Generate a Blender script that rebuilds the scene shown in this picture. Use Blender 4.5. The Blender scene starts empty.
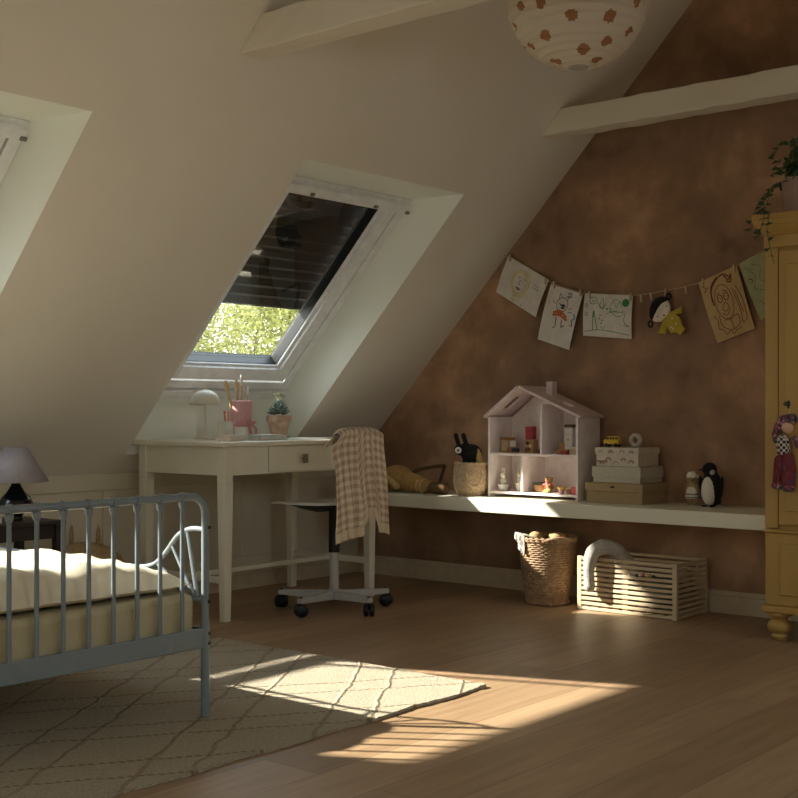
import bpy, bmesh, math, random
from mathutils import Vector, Matrix
R_ = random.Random(7)
PI = math.pi
V = Vector
COL = bpy.context.scene.collection
scene = bpy.context.scene

# ------------------------------------------------------------------ helpers
def lin(c):
    c = c / 255.0
    return c / 12.92 if c <= 0.04045 else ((c + 0.055) / 1.055) ** 2.4
def rgb(r, g, b): return (lin(r), lin(g), lin(b), 1)

def mat(name, col, rough=0.6, col2=None, scale=20, bump=0.0, bscale=200, metal=0.0, sheen=0.0, detail=4, spec=0.5, stretch=None):
    m = bpy.data.materials.new(name); m.use_nodes = True
    nt = m.node_tree; p = nt.nodes['Principled BSDF']
    p.inputs['Base Color'].default_value = rgb(*col)
    p.inputs['Roughness'].default_value = rough
    p.inputs['Metallic'].default_value = metal
    p.inputs['Specular IOR Level'].default_value = spec
    if sheen: p.inputs['Sheen Weight'].default_value = sheen
    tc = nt.nodes.new('ShaderNodeTexCoord')
    mp = nt.nodes.new('ShaderNodeMapping'); nt.links.new(tc.outputs['Object'], mp.inputs['Vector'])
    if stretch: mp.inputs['Scale'].default_value = stretch
    n = nt.nodes.new('ShaderNodeTexNoise'); n.inputs['Scale'].default_value = scale; n.inputs['Detail'].default_value = detail
    nt.links.new(mp.outputs['Vector'], n.inputs['Vector'])
    c2 = col2 or tuple(max(0, int(x * 0.93)) for x in col)
    cr = nt.nodes.new('ShaderNodeValToRGB')
    cr.color_ramp.elements[0].position = 0.3; cr.color_ramp.elements[1].position = 0.7
    cr.color_ramp.elements[0].color = rgb(*col); cr.color_ramp.elements[1].color = rgb(*c2)
    nt.links.new(n.outputs['Fac'], cr.inputs['Fac']); nt.links.new(cr.outputs['Color'], p.inputs['Base Color'])
    if bump:
        n2 = nt.nodes.new('ShaderNodeTexNoise'); n2.inputs['Scale'].default_value = bscale; n2.inputs['Detail'].default_value = 3
        nt.links.new(mp.outputs['Vector'], n2.inputs['Vector'])
        bp = nt.nodes.new('ShaderNodeBump'); bp.inputs['Strength'].default_value = bump; bp.inputs['Distance'].default_value = 0.004
        nt.links.new(n2.outputs['Fac'], bp.inputs['Height']); nt.links.new(bp.outputs['Normal'], p.inputs['Normal'])
    return m

class B:
    """collects shapes; obj() links them as one mesh"""
    def __init__(s): s.v = []; s.f = []; s.mi = []; s.m = 0; s.uv = {}
    def add(s, vs, fs):
        o = len(s.v); s.v += [tuple(x) for x in vs]
        s.f += [tuple(o + i for i in f) for f in fs]; s.mi += [s.m] * len(fs)
        return s
    def hexa(s, p):
        return s.add(p, [(0, 3, 2, 1), (4, 5, 6, 7), (0, 1, 5, 4), (1, 2, 6, 5), (2, 3, 7, 6), (3, 0, 4, 7)])
    def box(s, x0, x1, y0, y1, z0, z1):
        return s.hexa([(x0, y0, z0), (x1, y0, z0), (x1, y1, z0), (x0, y1, z0), (x0, y0, z1), (x1, y0, z1), (x1, y1, z1), (x0, y1, z1)])
    def cbox(s, c, size, M=None):
        c = V(c); M = M or Matrix.Identity(3); a, b, d = [q / 2 for q in size]
        return s.hexa([c + M @ V(q) for q in ((-a, -b, -d), (a, -b, -d), (a, b, -d), (-a, b, -d), (-a, -b, d), (a, -b, d), (a, b, d), (-a, b, d))])
    def taper(s, c0, w0, c1, w1):
        c0 = V(c0); c1 = V(c1); p = []
        for c, w in ((c0, w0), (c1, w1)):
            wx, wy = (w if isinstance(w, tuple) else (w, w))
            p += [c + V((-wx / 2, -wy / 2, 0)), c + V((wx / 2, -wy / 2, 0)), c + V((wx / 2, wy / 2, 0)), c + V((-wx / 2, wy / 2, 0))]
        return s.hexa(p)
    def tube(s, pts, r, seg=10, closed=False):
        pts = [V(p) for p in pts]; n = len(pts)
        rr = r if isinstance(r, (list, tuple)) else [r] * n
        tan = []
        for i in range(n):
            if closed: t = pts[(i + 1) % n] - pts[i - 1]
            else: t = pts[min(i + 1, n - 1)] - pts[max(i - 1, 0)]
            tan.append(t.normalized())
        a = V((0, 0, 1)) if abs(tan[0].z) < 0.9 else V((1, 0, 0))
        u = tan[0].cross(a).normalized(); vs = []
        for i in range(n):
            u = (u - tan[i] * u.dot(tan[i])).normalized(); w = tan[i].cross(u)
            for k in range(seg):
                th = 2 * PI * k / seg
                vs.append(pts[i] + (u * math.cos(th) + w * math.sin(th)) * rr[i])
        fs = []
        for i in range(n if closed else n - 1):
            j = (i + 1) % n
            for k in range(seg):
                l = (k + 1) % seg
                fs.append((i * seg + k, i * seg + l, j * seg + l, j * seg + k))
        if not closed:
            fs.append(tuple(range(seg - 1, -1, -1))); fs.append(tuple((n - 1) * seg + k for k in range(seg)))
        return s.add(vs, fs)
    def lathe(s, prof, c=(0, 0, 0), seg=32, caps=True, M=None, fn=None):
        c = V(c); M = M or Matrix.Identity(3); vs = []; fs = []
        for i, (r, z) in enumerate(prof):
            for k in range(seg):
                th = 2 * PI * k / seg; q = r + (fn(th, i) if fn else 0)
                vs.append(c + M @ V((q * math.cos(th), q * math.sin(th), z)))
        n = len(prof)
        for i in range(n - 1):
            for k in range(seg):
                l = (k + 1) % seg
                fs.append((i * seg + k, i * seg + l, (i + 1) * seg + l, (i + 1) * seg + k))
        if caps:
            fs.append(tuple(range(seg - 1, -1, -1))); fs.append(tuple((n - 1) * seg + k for k in range(seg)))
        return s.add(vs, fs)
    def ell(s, c, r, M=None, seg=16, rings=10):
        if not isinstance(r, tuple): r = (r, r, r)
        c = V(c); M = M or Matrix.Identity(3); vs = [c + M @ V((0, 0, -r[2]))]; fs = []
        for i in range(1, rings):
            ph = -PI / 2 + PI * i / rings
            for k in range(seg):
                th = 2 * PI * k / seg
                vs.append(c + M @ V((r[0] * math.cos(ph) * math.cos(th), r[1] * math.cos(ph) * math.sin(th), r[2] * math.sin(ph))))
        vs.append(c + M @ V((0, 0, r[2]))); t = len(vs) - 1
        for k in range(seg):
            l = (k + 1) % seg
            fs.append((0, 1 + l, 1 + k)); fs.append((t, 1 + (rings - 2) * seg + k, 1 + (rings - 2) * seg + l))
            for i in range(rings - 2):
                a = 1 + i * seg
                fs.append((a + k, a + l, a + seg + l, a + seg + k))
        return s.add(vs, fs)
    def prism(s, poly, ext):
        poly = [V(p) for p in poly]; e = V(ext); n = len(poly)
        return s.add(poly + [p + e for p in poly], [tuple(range(n - 1, -1, -1)), tuple(range(n, 2 * n))] + [(i, (i + 1) % n, n + (i + 1) % n, n + i) for i in range(n)])
    def quad(s, a, b, c, d): return s.add([a, b, c, d], [(0, 1, 2, 3)])
    def grid(s, fn, nu, nv, closed=False):
        vs = [fn(i / nu, j / nv) for j in range(nv + 1) for i in range(nu + 1)]
        fs = [(j * (nu + 1) + i, j * (nu + 1) + i + 1, (j + 1) * (nu + 1) + i + 1, (j + 1) * (nu + 1) + i) for j in range(nv) for i in range(nu)]
        return s.add(vs, fs)

ORG = {}
def obj(name, b, m, parent=None, smooth=False, bevel=0, remesh=0, sub=0, solid=0, uv=None, kind=None, wn=False, flipfix=True):
    org = ORG.get(parent.name, V((0, 0, 0))) if parent else V((0, 0, 0))
    me = bpy.data.meshes.new(name)
    me.from_pydata([V(p) - org for p in b.v], [], b.f)
    for x in (m if isinstance(m, (list, tuple)) else [m]): me.materials.append(x)
    for p, i in zip(me.polygons, b.mi): p.material_index = i
    if flipfix:
        bm = bmesh.new(); bm.from_mesh(me); bmesh.ops.recalc_face_normals(bm, faces=bm.faces); bm.to_mesh(me); bm.free()
    if uv:
        l = me.uv_layers.new(name='UVMap')
        for lp in me.loops: l.data[lp.index].uv = uv[lp.vertex_index]
    o = bpy.data.objects.new(name, me); COL.objects.link(o)
    if parent: o.parent = parent; ORG[o.name] = org
    if smooth:
        for p in me.polygons: p.use_smooth = True
        if not remesh and not sub:
            try: me.set_sharp_from_angle(angle=math.radians(40))
            except Exception: pass
    if remesh:
        md = o.modifiers.new('r', 'REMESH'); md.mode = 'VOXEL'; md.voxel_size = remesh; md.use_smooth_shade = True
        sm = o.modifiers.new('s', 'SMOOTH'); sm.factor = 0.5; sm.iterations = 4
    if solid:
        md = o.modifiers.new('t', 'SOLIDIFY'); md.thickness = solid; md.offset = 0
    if bevel:
        md = o.modifiers.new('b', 'BEVEL'); md.width = bevel; md.segments = 2; md.limit_method = 'ANGLE'
    if sub:
        md = o.modifiers.new('u', 'SUBSURF'); md.levels = sub; md.render_levels = sub
    if kind: o['kind'] = kind
    return o
def tag(o, label, cat, group=None):
    o['label'] = label; o['category'] = cat
    if group: o['group'] = group
    return o
def thing(name, label, cat, loc=(0, 0, 0), group=None):
    o = bpy.data.objects.new(name, None); COL.objects.link(o); o.location = loc; o.empty_display_size = 0.05
    ORG[o.name] = V(loc)
    return tag(o, label, cat, group)
def struct(name, b, m, parent=None, **k):
    o = obj(name, b, m, parent, **k)
    if not parent: o['kind'] = 'structure'
    return o
def one(name, label, cat, loc, b, m, group=None, **k):
    """a thing that is one mesh, with its origin at its base"""
    loc = V(loc); b.v = [tuple(V(p) - loc) for p in b.v]
    o = obj(name, b, m, **k); o.location = loc; ORG[o.name] = loc
    return tag(o, label, cat, group)
def dup(root, loc, rot=None, label=None):
    c = root.copy(); COL.objects.link(c); c.location = loc
    if rot: c.rotation_euler = rot
    if label: c['label'] = label
    for ch in list(root.children):
        d = ch.copy(); COL.objects.link(d); d.parent = c
        for g in list(ch.children):
            e = g.copy(); COL.objects.link(e); e.parent = d
    return c
def bez(p, n=16):
    """smooth curve through points (Catmull-Rom)"""
    p = [V(q) for q in p]; P = [2 * p[0] - p[1]] + p + [2 * p[-1] - p[-2]]; out = []
    for i in range(1, len(P) - 2):
        for k in range(n):
            t = k / n
            out.append(0.5 * ((2 * P[i]) + (-P[i - 1] + P[i + 1]) * t + (2 * P[i - 1] - 5 * P[i] + 4 * P[i + 1] - P[i + 2]) * t * t + (-P[i - 1] + 3 * P[i] - 3 * P[i + 1] + P[i + 2]) * t ** 3))
    return out + [p[-1]]
def RX(a): return Matrix.Rotation(math.radians(a), 3, 'X')
def RY(a): return Matrix.Rotation(math.radians(a), 3, 'Y')
def RZ(a): return Matrix.Rotation(math.radians(a), 3, 'Z')

# camera constants: eye at (0,0,0.94), looking between +x (gable) and +y (knee wall)
YAW = math.radians(40); FPX = 1229.0; EYE = 0.94; HOR = 410
CF = V((math.cos(YAW), math.sin(YAW), 0)); CR = V((math.sin(YAW), -math.cos(YAW), 0))

# ------------------------------------------------------------------ materials
M = {}
M['slope'] = mat('slope_paint', (226, 219, 206), 0.85, (223, 215, 201), 3, 0.05, 60)
M['white'] = mat('white_paint', (226, 224, 208), 0.6, (220, 218, 202), 5)
M['lining'] = mat('lining_paint', (240, 242, 232), 0.75, (238, 240, 229), 5)
M['frame'] = mat('window_white', (238, 239, 238), 0.35)
M['knee'] = mat('knee_paint', (214, 205, 182), 0.6, (208, 199, 176), 5)
M['desk'] = mat('desk_cream', (230, 224, 204), 0.45, (224, 217, 196), 8)
M['shelfm'] = mat('shelf_cream', (232, 226, 204), 0.45, (228, 222, 198), 6)
M['base'] = mat('baseboard_paint', (205, 190, 160), 0.5)
M['beam'] = mat('beam_paint', (222, 214, 196), 0.7, (212, 203, 184), 9, 0.2, 25, stretch=(1, .15, 1))
M['mustard'] = mat('mustard_paint', (180, 144, 74), 0.45, (170, 135, 68), 10, stretch=(1, 1, .2))
M['bedsteel'] = mat('blue_grey_steel', (128, 137, 140), 0.35, (120, 130, 134), 30)
M['bolt'] = mat('black_bolt', (18, 18, 18), 0.4)
M['sheet'] = mat('olive_linen_sheet', (192, 180, 146), 0.9, (184, 172, 138), 30, 0.3, 700)
M['duvet'] = mat('cream_linen_duvet', (236, 224, 198), 0.9, (228, 214, 186), 25, 0.35, 500)
M['dark'] = mat('dark_wood', (46, 34, 28), 0.4, (34, 26, 22), 20, stretch=(.2, 1, 1))
M['glaze'] = mat('black_glaze', (22, 24, 28), 0.15)
M['shade'] = mat('grey_mauve_shade', (154, 146, 150), 0.9, (146, 138, 142), 60, 0.2, 400)
M['wicker'] = mat('wicker', (176, 144, 108), 0.7, (140, 108, 76), 45, 0.4, 300)
M['wickpale'] = mat('pale_wicker', (208, 182, 150), 0.7, (178, 150, 116), 45, 0.4, 300)
M['seagrass'] = mat('seagrass', (186, 158, 116), 0.8, (150, 122, 84), 60, 0.6, 250)
M['pine'] = mat('pale_wood', (210, 190, 156), 0.55, (196, 174, 138), 18, stretch=(1, .15, 1))
M['toywood'] = mat('toy_wood', (190, 148, 96), 0.55, (172, 128, 78), 30)
M['steelgrey'] = mat('light_grey_metal', (186, 184, 180), 0.4)
M['black'] = mat('black_plastic', (16, 16, 17), 0.45)
M['blackfur'] = mat('black_fabric', (18, 17, 18), 0.95, (26, 24, 24), 80, 0.5, 400)
M['ply'] = mat('white_seat', (208, 206, 198), 0.4)
M['lampw'] = mat('lamp_white', (228, 220, 202), 0.4)
M['pink'] = mat('pink_fabric', (222, 172, 168), 0.85, (212, 158, 156), 60, 0.4, 400)
M['rose'] = mat('rose_ribbon', (208, 146, 142), 0.8)
M['ceramic'] = mat('white_ceramic', (226, 222, 212), 0.3)
M['terra'] = mat('terracotta', (166, 126, 98), 0.8, (200, 174, 148), 26, 0.2, 80)
M['soil'] = mat('soil', (60, 44, 34), 0.95)
M['succ'] = mat('succulent_leaf', (54, 74, 66), 0.5, (150, 166, 152), 60)
M['leaf'] = mat('ivy_leaf', (52, 84, 44), 0.5, (36, 62, 32), 40)
M['stem'] = mat('stem', (110, 118, 70), 0.7)
M['potm'] = mat('mauve_pot', (176, 146, 132), 0.7)
M['dollw'] = mat('dollhouse_pink_white', (242, 230, 226), 0.5)
M['dollroof'] = mat('dollhouse_mauve_roof', (226, 204, 200), 0.6)
M['red'] = mat('toy_red', (178, 58, 58), 0.5)
M['pinkred'] = mat('toy_pink', (214, 92, 88), 0.5)
M['navy'] = mat('toy_navy', (36, 40, 58), 0.5)
M['green'] = mat('toy_green', (48, 72, 42), 0.7)
M['yellow'] = mat('toy_yellow', (226, 186, 52), 0.45)
M['oliveyellow'] = mat('olive_yellow_felt', (190, 168, 62), 0.95, (178, 156, 54), 60, 0.3, 500)
M['cream'] = mat('toy_cream', (232, 222, 204), 0.7)
M['mustfab'] = mat('mustard_plush', (170, 134, 76), 0.95, (152, 118, 64), 50, 0.5, 500)
M['mustdark'] = mat('brown_plush', (112, 84, 54), 0.95, (98, 72, 46), 50, 0.5, 500)
M['mustpale'] = mat('pale_mustard_plush', (196, 164, 108), 0.95, (184, 152, 96), 50, 0.4, 500)
M['greyplush'] = mat('grey_plush', (198, 190, 176), 0.95, (170, 162, 148), 70, 1.0, 220)
M['bearfab'] = mat('tan_plush', (176, 146, 104), 0.95, (158, 128, 88), 40, 0.5, 400)
M['kraft'] = mat('kraft_card', (170, 146, 108), 0.85, (160, 136, 98), 40)
M['sage'] = mat('sage_card', (194, 188, 166), 0.8, (184, 178, 156), 60)
M['print'] = mat('printed_card', (216, 204, 186), 0.8)
M['brownink'] = mat('brown_ink', (140, 90, 66), 0.8)
M['paper'] = mat('paper', (226, 220, 210), 0.9)
M['kraftpaper'] = mat('tan_paper', (198, 168, 120), 0.9, (188, 158, 110), 30)
M['greenpaper'] = mat('sage_paper', (168, 170, 128), 0.9)
M['string'] = mat('string', (200, 186, 156), 0.9)
M['grey'] = mat('mid_grey', (132, 126, 118), 0.7)
M['sand'] = mat('stone_grey', (136, 126, 112), 0.9)
M['tan'] = mat('brush_wood', (212, 176, 120), 0.5)
M['shutter'] = mat('shutter_slat', (34, 32, 28), 0.6)
M['bark'] = mat('bark', (110, 96, 74), 0.9, (80, 68, 52), 20, 0.5, 40)
INK = {k: mat('crayon_' + k, c, 0.8) for k, c in dict(yellow=(222, 200, 84), red=(180, 64, 60), blue=(84, 140, 176), orange=(206, 112, 58),
        ink=(56, 52, 50), green=(58, 132, 74), brown=(112, 58, 44), pinkc=(222, 160, 140), leaf=(120, 140, 96)).items()}

def nodes(name):
    m = bpy.data.materials.new(name); m.use_nodes = True
    return m, m.node_tree, m.node_tree.nodes['Principled BSDF']
def N(nt, t, **k):
    n = nt.nodes.new(t)
    for a, v in k.items():
        if hasattr(n, a): setattr(n, a, v)
        else: n.inputs[a].default_value = v
    return n
def math_(nt, op, a, b=None, c=None):
    n = nt.nodes.new('ShaderNodeMath'); n.operation = op
    for i, x in enumerate((a, b, c)):
        if x is None: continue
        if isinstance(x, (int, float)): n.inputs[i].default_value = x
        else: nt.links.new(x, n.inputs[i])
    return n.outputs[0]
def mixc(nt, fac, a, b):
    n = nt.nodes.new('ShaderNodeMix'); n.data_type = 'RGBA'
    for s, x in ((n.inputs[0], fac), (n.inputs[6], a), (n.inputs[7], b)):
        if isinstance(x, (int, float, tuple)): s.default_value = x
        else: nt.links.new(x, s)
    return n.outputs[2]

# oak floor: wide planks running along x
m, nt, p = nodes('oak_planks'); M['floor'] = m
tc = N(nt, 'ShaderNodeTexCoord')
br = N(nt, 'ShaderNodeTexBrick'); br.offset = 0.37; br.offset_frequency = 2
br.inputs['Scale'].default_value = 1; br.inputs['Brick Width'].default_value = 2.3; br.inputs['Row Height'].default_value = 0.2
br.inputs['Mortar Size'].default_value = 0.0012; br.inputs['Mortar Smooth'].default_value = 0.3; br.inputs['Bias'].default_value = 0
br.inputs['Color1'].default_value = rgb(174, 144, 112); br.inputs['Color2'].default_value = rgb(150, 122, 92); br.inputs['Mortar'].default_value = rgb(96, 68, 48)
nt.links.new(tc.outputs['Object'], br.inputs['Vector'])
mp = N(nt, 'ShaderNodeMapping'); mp.inputs['Scale'].default_value = (1.2, 14, 1); nt.links.new(tc.outputs['Object'], mp.inputs['Vector'])
g = N(nt, 'ShaderNodeTexNoise'); g.inputs['Scale'].default_value = 2.2; g.inputs['Detail'].default_value = 8; g.inputs['Distortion'].default_value = 0.6; nt.links.new(mp.outputs[0], g.inputs['Vector'])
g2 = N(nt, 'ShaderNodeTexNoise'); g2.inputs['Scale'].default_value = 1.3; g2.inputs['Detail'].default_value = 2; nt.links.new(tc.outputs['Object'], g2.inputs['Vector'])
cr = N(nt, 'ShaderNodeValToRGB'); cr.color_ramp.elements[0].position = .3; cr.color_ramp.elements[1].position = .72
cr.color_ramp.elements[0].color = (0.74, 0.72, 0.70, 1); cr.color_ramp.elements[1].color = (1.1, 1.1, 1.1, 1); nt.links.new(g.outputs['Fac'], cr.inputs['Fac'])
mx = N(nt, 'ShaderNodeMix', data_type='RGBA', blend_type='MULTIPLY'); mx.inputs[0].default_value = 0.75
nt.links.new(br.outputs['Color'], mx.inputs[6]); nt.links.new(cr.outputs['Color'], mx.inputs[7]); nt.links.new(mx.outputs[2], p.inputs['Base Color'])
p.inputs['Roughness'].default_value = 0.42; p.inputs['Specular IOR Level'].default_value = 0.35
bp = N(nt, 'ShaderNodeBump'); bp.inputs['Strength'].default_value = 0.15; bp.inputs['Distance'].default_value = 0.002
nt.links.new(math_(nt, 'SUBTRACT', g.outputs['Fac'], br.outputs['Fac']), bp.inputs['Height']); nt.links.new(bp.outputs['Normal'], p.inputs['Normal'])

# mottled brown lime paint on the gable
m, nt, p = nodes('brown_lime_paint'); M['gable'] = m
tc = N(nt, 'ShaderNodeTexCoord')
a = N(nt, 'ShaderNodeTexNoise'); a.inputs['Scale'].default_value = 1.6; a.inputs['Detail'].default_value = 6; a.inputs['Roughness'].default_value = 0.6; a.inputs['Distortion'].default_value = 0.3
b_ = N(nt, 'ShaderNodeTexNoise'); b_.inputs['Scale'].default_value = 6; b_.inputs['Detail'].default_value = 5
for q in (a, b_): nt.links.new(tc.outputs['Object'], q.inputs['Vector'])
f = math_(nt, 'ADD', math_(nt, 'MULTIPLY', a.outputs['Fac'], 0.7), math_(nt, 'MULTIPLY', b_.outputs['Fac'], 0.3))
cr = N(nt, 'ShaderNodeValToRGB'); cr.color_ramp.elements[0].position = .34; cr.color_ramp.elements[1].position = .66
cr.color_ramp.elements[0].color = rgb(122, 97, 79); cr.color_ramp.elements[1].color = rgb(204, 164, 130)
e = cr.color_ramp.elements.new(.5); e.color = rgb(158, 125, 99)
nt.links.new(f, cr.inputs['Fac']); nt.links.new(cr.outputs['Color'], p.inputs['Base Color']); p.inputs['Roughness'].default_value = 0.9
p.inputs['Specular IOR Level'].default_value = 0.2

# rug: jute with braided diamond lines
m, nt, p = nodes('jute_rug'); M['rug'] = m
tc = N(nt, 'ShaderNodeTexCoord'); sx = N(nt, 'ShaderNodeSeparateXYZ')
wob = N(nt, 'ShaderNodeTexNoise'); wob.inputs['Scale'].default_value = 9; nt.links.new(tc.outputs['Object'], wob.inputs['Vector'])
nt.links.new(tc.outputs['Object'], sx.inputs[0])
X, Y = sx.outputs[0], sx.outputs[1]
w = math_(nt, 'MULTIPLY', math_(nt, 'SUBTRACT', wob.outputs['Fac'], 0.5), 0.045)
def lines(sign, offs):
    c = math_(nt, 'ADD', math_(nt, 'ADD', Y, math_(nt, 'MULTIPLY', X, sign * 0.67)), w)
    out = None
    for o in offs:
        c2 = math_(nt, 'ADD', c, 20 * 0.46 - o + 0.23)
        d = math_(nt, 'ABSOLUTE', math_(nt, 'SUBTRACT', math_(nt, 'MODULO', c2, 0.46), 0.23))
        q = math_(nt, 'SUBTRACT', 1.0, math_(nt, 'MINIMUM', math_(nt, 'DIVIDE', d, 0.011), 1.0))
        out = q if out is None else math_(nt, 'MAXIMUM', out, q)
    return out
la = lines(-1, (0.125, 0.285)); lb = lines(1, (0.16, 0.32))
dash = math_(nt, 'GREATER_THAN', math_(nt, 'SINE', math_(nt, 'MULTIPLY', X, 300)), -0.2)
lm = math_(nt, 'MAXIMUM', la, lb); wv = N(nt, 'ShaderNodeTexNoise'); wv.inputs['Scale'].default_value = 160; nt.links.new(tc.outputs['Object'], wv.inputs['Vector'])
wl = N(nt, 'ShaderNodeTexWave'); wl.inputs['Scale'].default_value = 38; wl.inputs['Distortion'].default_value = 3; wl.inputs['Detail'].default_value = 2; nt.links.new(tc.outputs['Object'], wl.inputs['Vector'])
basec = mixc(nt, wv.outputs['Fac'], rgb(208, 196, 174), rgb(152, 138, 114))
lc = math_(nt, 'MAXIMUM', math_(nt, 'MULTIPLY', math_(nt, 'GREATER_THAN', lb, 0.35), dash), math_(nt, 'MULTIPLY', math_(nt, 'GREATER_THAN', la, 0.25), math_(nt, 'MULTIPLY', wv.outputs['Fac'], 0.9)))
nt.links.new(mixc(nt, math_(nt, 'MULTIPLY', lc, 0.85), basec, rgb(142, 118, 84)), p.inputs['Base Color'])
p.inputs['Roughness'].default_value = 0.95; p.inputs['Specular IOR Level'].default_value = 0.1
h = math_(nt, 'ADD', math_(nt, 'ADD', math_(nt, 'MULTIPLY', wl.outputs['Fac'], 0.5), math_(nt, 'MULTIPLY', wv.outputs['Fac'], 0.9)), math_(nt, 'SUBTRACT', math_(nt, 'MULTIPLY', la, 1.0), math_(nt, 'MULTIPLY', lb, 1.2)))
bp = N(nt, 'ShaderNodeBump'); bp.inputs['Strength'].default_value = 0.8; bp.inputs['Distance'].default_value = 0.009
nt.links.new(h, bp.inputs['Height']); nt.links.new(bp.outputs['Normal'], p.inputs['Normal'])

# gingham knit (uses the cloth's own UVs: metres across / up from the hem)
m, nt, p = nodes('gingham_knit'); M['gingham'] = m
uv = N(nt, 'ShaderNodeUVMap'); sx = N(nt, 'ShaderNodeSeparateXYZ'); nt.links.new(uv.outputs[0], sx.inputs[0])
def stripe(v, per):
    return math_(nt, 'GREATER_THAN', math_(nt, 'SINE', math_(nt, 'MULTIPLY', v, 2 * PI / per)), 0.0)
s = math_(nt, 'ADD', stripe(sx.outputs[0], 0.037), stripe(sx.outputs[1], 0.037))
cc = mixc(nt, math_(nt, 'MULTIPLY', s, 0.5), rgb(230, 218, 196), rgb(188, 158, 132))
hem = math_(nt, 'LESS_THAN', sx.outputs[1], 0.045)
nt.links.new(mixc(nt, hem, cc, rgb(222, 206, 178)), p.inputs['Base Color']); p.inputs['Roughness'].default_value = 0.95
p.inputs['Specular IOR Level'].default_value = 0.1
tc = N(nt, 'ShaderNodeTexCoord'); nn = N(nt, 'ShaderNodeTexNoise'); nn.inputs['Scale'].default_value = 300; nt.links.new(tc.outputs['Object'], nn.inputs['Vector'])
bp = N(nt, 'ShaderNodeBump'); bp.inputs['Strength'].default_value = 0.5; bp.inputs['Distance'].default_value = 0.004; nt.links.new(nn.outputs['Fac'], bp.inputs['Height']); nt.links.new(bp.outputs['Normal'], p.inputs['Normal'])

def checks(name, c1, c2, scale, rough=0.9):
    m, nt, p = nodes(name); tc = N(nt, 'ShaderNodeTexCoord'); ck = N(nt, 'ShaderNodeTexChecker'); ck.inputs['Scale'].default_value = scale
    mp = N(nt, 'ShaderNodeMapping'); mp.inputs['Location'].default_value = (.003, .003, .003)
    nt.links.new(tc.outputs['Object'], mp.inputs[0]); nt.links.new(mp.outputs[0], ck.inputs['Vector'])
    ck.inputs['Color1'].default_value = rgb(*c1); ck.inputs['Color2'].default_value = rgb(*c2)
    nt.links.new(ck.outputs['Color'], p.inputs['Base Color']); p.inputs['Roughness'].default_value = rough; return m
M['check'] = checks('black_white_check', (28, 26, 30), (196, 184, 170), 90)
M['floral'] = mat('floral_fabric', (74, 58, 92), 0.9, (176, 92, 96), 90)
M['floral2'] = mat('dark_floral', (64, 52, 84), 0.9, (108, 150, 120), 110)
def patchwork(name, cols, scale):
    m, nt, p = nodes(name); tc = N(nt, 'ShaderNodeTexCoord'); vo = N(nt, 'ShaderNodeTexVoronoi'); vo.distance = 'CHEBYCHEV'; vo.inputs['Scale'].default_value = scale
    nt.links.new(tc.outputs['Object'], vo.inputs['Vector']); cr = N(nt, 'ShaderNodeValToRGB'); cr.color_ramp.interpolation = 'CONSTANT'
    for i, c in enumerate(cols):
        e = cr.color_ramp.elements[i] if i < 2 else cr.color_ramp.elements.new(i / len(cols))
        e.position = i / len(cols); e.color = rgb(*c)
    sx = N(nt, 'ShaderNodeSeparateColor'); nt.links.new(vo.outputs['Color'], sx.inputs[0]); nt.links.new(sx.outputs[0], cr.inputs['Fac'])
    nt.links.new(cr.outputs['Color'], p.inputs['Base Color']); p.inputs['Roughness'].default_value = .9; return m
M['patch'] = patchwork('patchwork', [(92, 62, 92), (150, 74, 84), (66, 96, 92), (60, 52, 70), (176, 132, 128), (110, 60, 74)], 95)
M['patchred'] = patchwork('patchwork_red', [(112, 44, 48), (104, 40, 46), (120, 52, 54), (84, 60, 84)], 40)
M['wine'] = mat('wine_fabric', (122, 46, 48), 0.9)
M['skin'] = mat('cloth_skin', (226, 178, 150), 0.9)

def glassmat(name, refl_ior=1.6, tint=(1, 1, 1, 1)):
    m = bpy.data.materials.new(name); m.use_nodes = True; nt = m.node_tree; nt.nodes.clear()
    o = nt.nodes.new('ShaderNodeOutputMaterial'); t = nt.nodes.new('ShaderNodeBsdfTransparent'); t.inputs[0].default_value = tint
    g = nt.nodes.new('ShaderNodeBsdfGlossy'); g.inputs['Roughness'].default_value = 0.0
    f = nt.nodes.new('ShaderNodeLayerWeight'); f.inputs['Blend'].default_value = 0.5
    fac = math_(nt, 'MINIMUM', math_(nt, 'ADD', math_(nt, 'MULTIPLY', math_(nt, 'POWER', f.outputs['Facing'], 3.5), 0.85), 0.15), 1.0)
    x = nt.nodes.new('ShaderNodeMixShader'); nt.links.new(fac, x.inputs[0]); nt.links.new(t.outputs[0], x.inputs[1]); nt.links.new(g.outputs[0], x.inputs[2])
    nt.links.new(x.outputs[0], o.inputs[0]); return m
M['glass'] = glassmat('double_glazing', 1.75, (0.93, 0.96, 0.92, 1))
def translucent(name, c, fac, c2=None, scale=6):
    m = bpy.data.materials.new(name); m.use_nodes = True; nt = m.node_tree; nt.nodes.clear()
    o = nt.nodes.new('ShaderNodeOutputMaterial'); d = nt.nodes.new('ShaderNodeBsdfDiffuse'); t = nt.nodes.new('ShaderNodeBsdfTranslucent')
    tc = nt.nodes.new('ShaderNodeTexCoord'); n = nt.nodes.new('ShaderNodeTexNoise'); n.inputs['Scale'].default_value = scale
    nt.links.new(tc.outputs['Object'], n.inputs['Vector'])
    cc = mixc(nt, n.outputs['Fac'], rgb(*c), rgb(*(c2 or c)))
    nt.links.new(cc, d.inputs[0]); nt.links.new(cc, t.inputs[0])
    x = nt.nodes.new('ShaderNodeMixShader'); x.inputs[0].default_value = fac
    nt.links.new(d.outputs[0], x.inputs[1]); nt.links.new(t.outputs[0], x.inputs[2]); nt.links.new(x.outputs[0], o.inputs[0]); return m
M['lantern'] = translucent('lantern_paper', (232, 222, 206), 0.35)
M['lantdot'] = translucent('lantern_dots', (186, 140, 100), 0.3, (160, 112, 76), 40)
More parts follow.
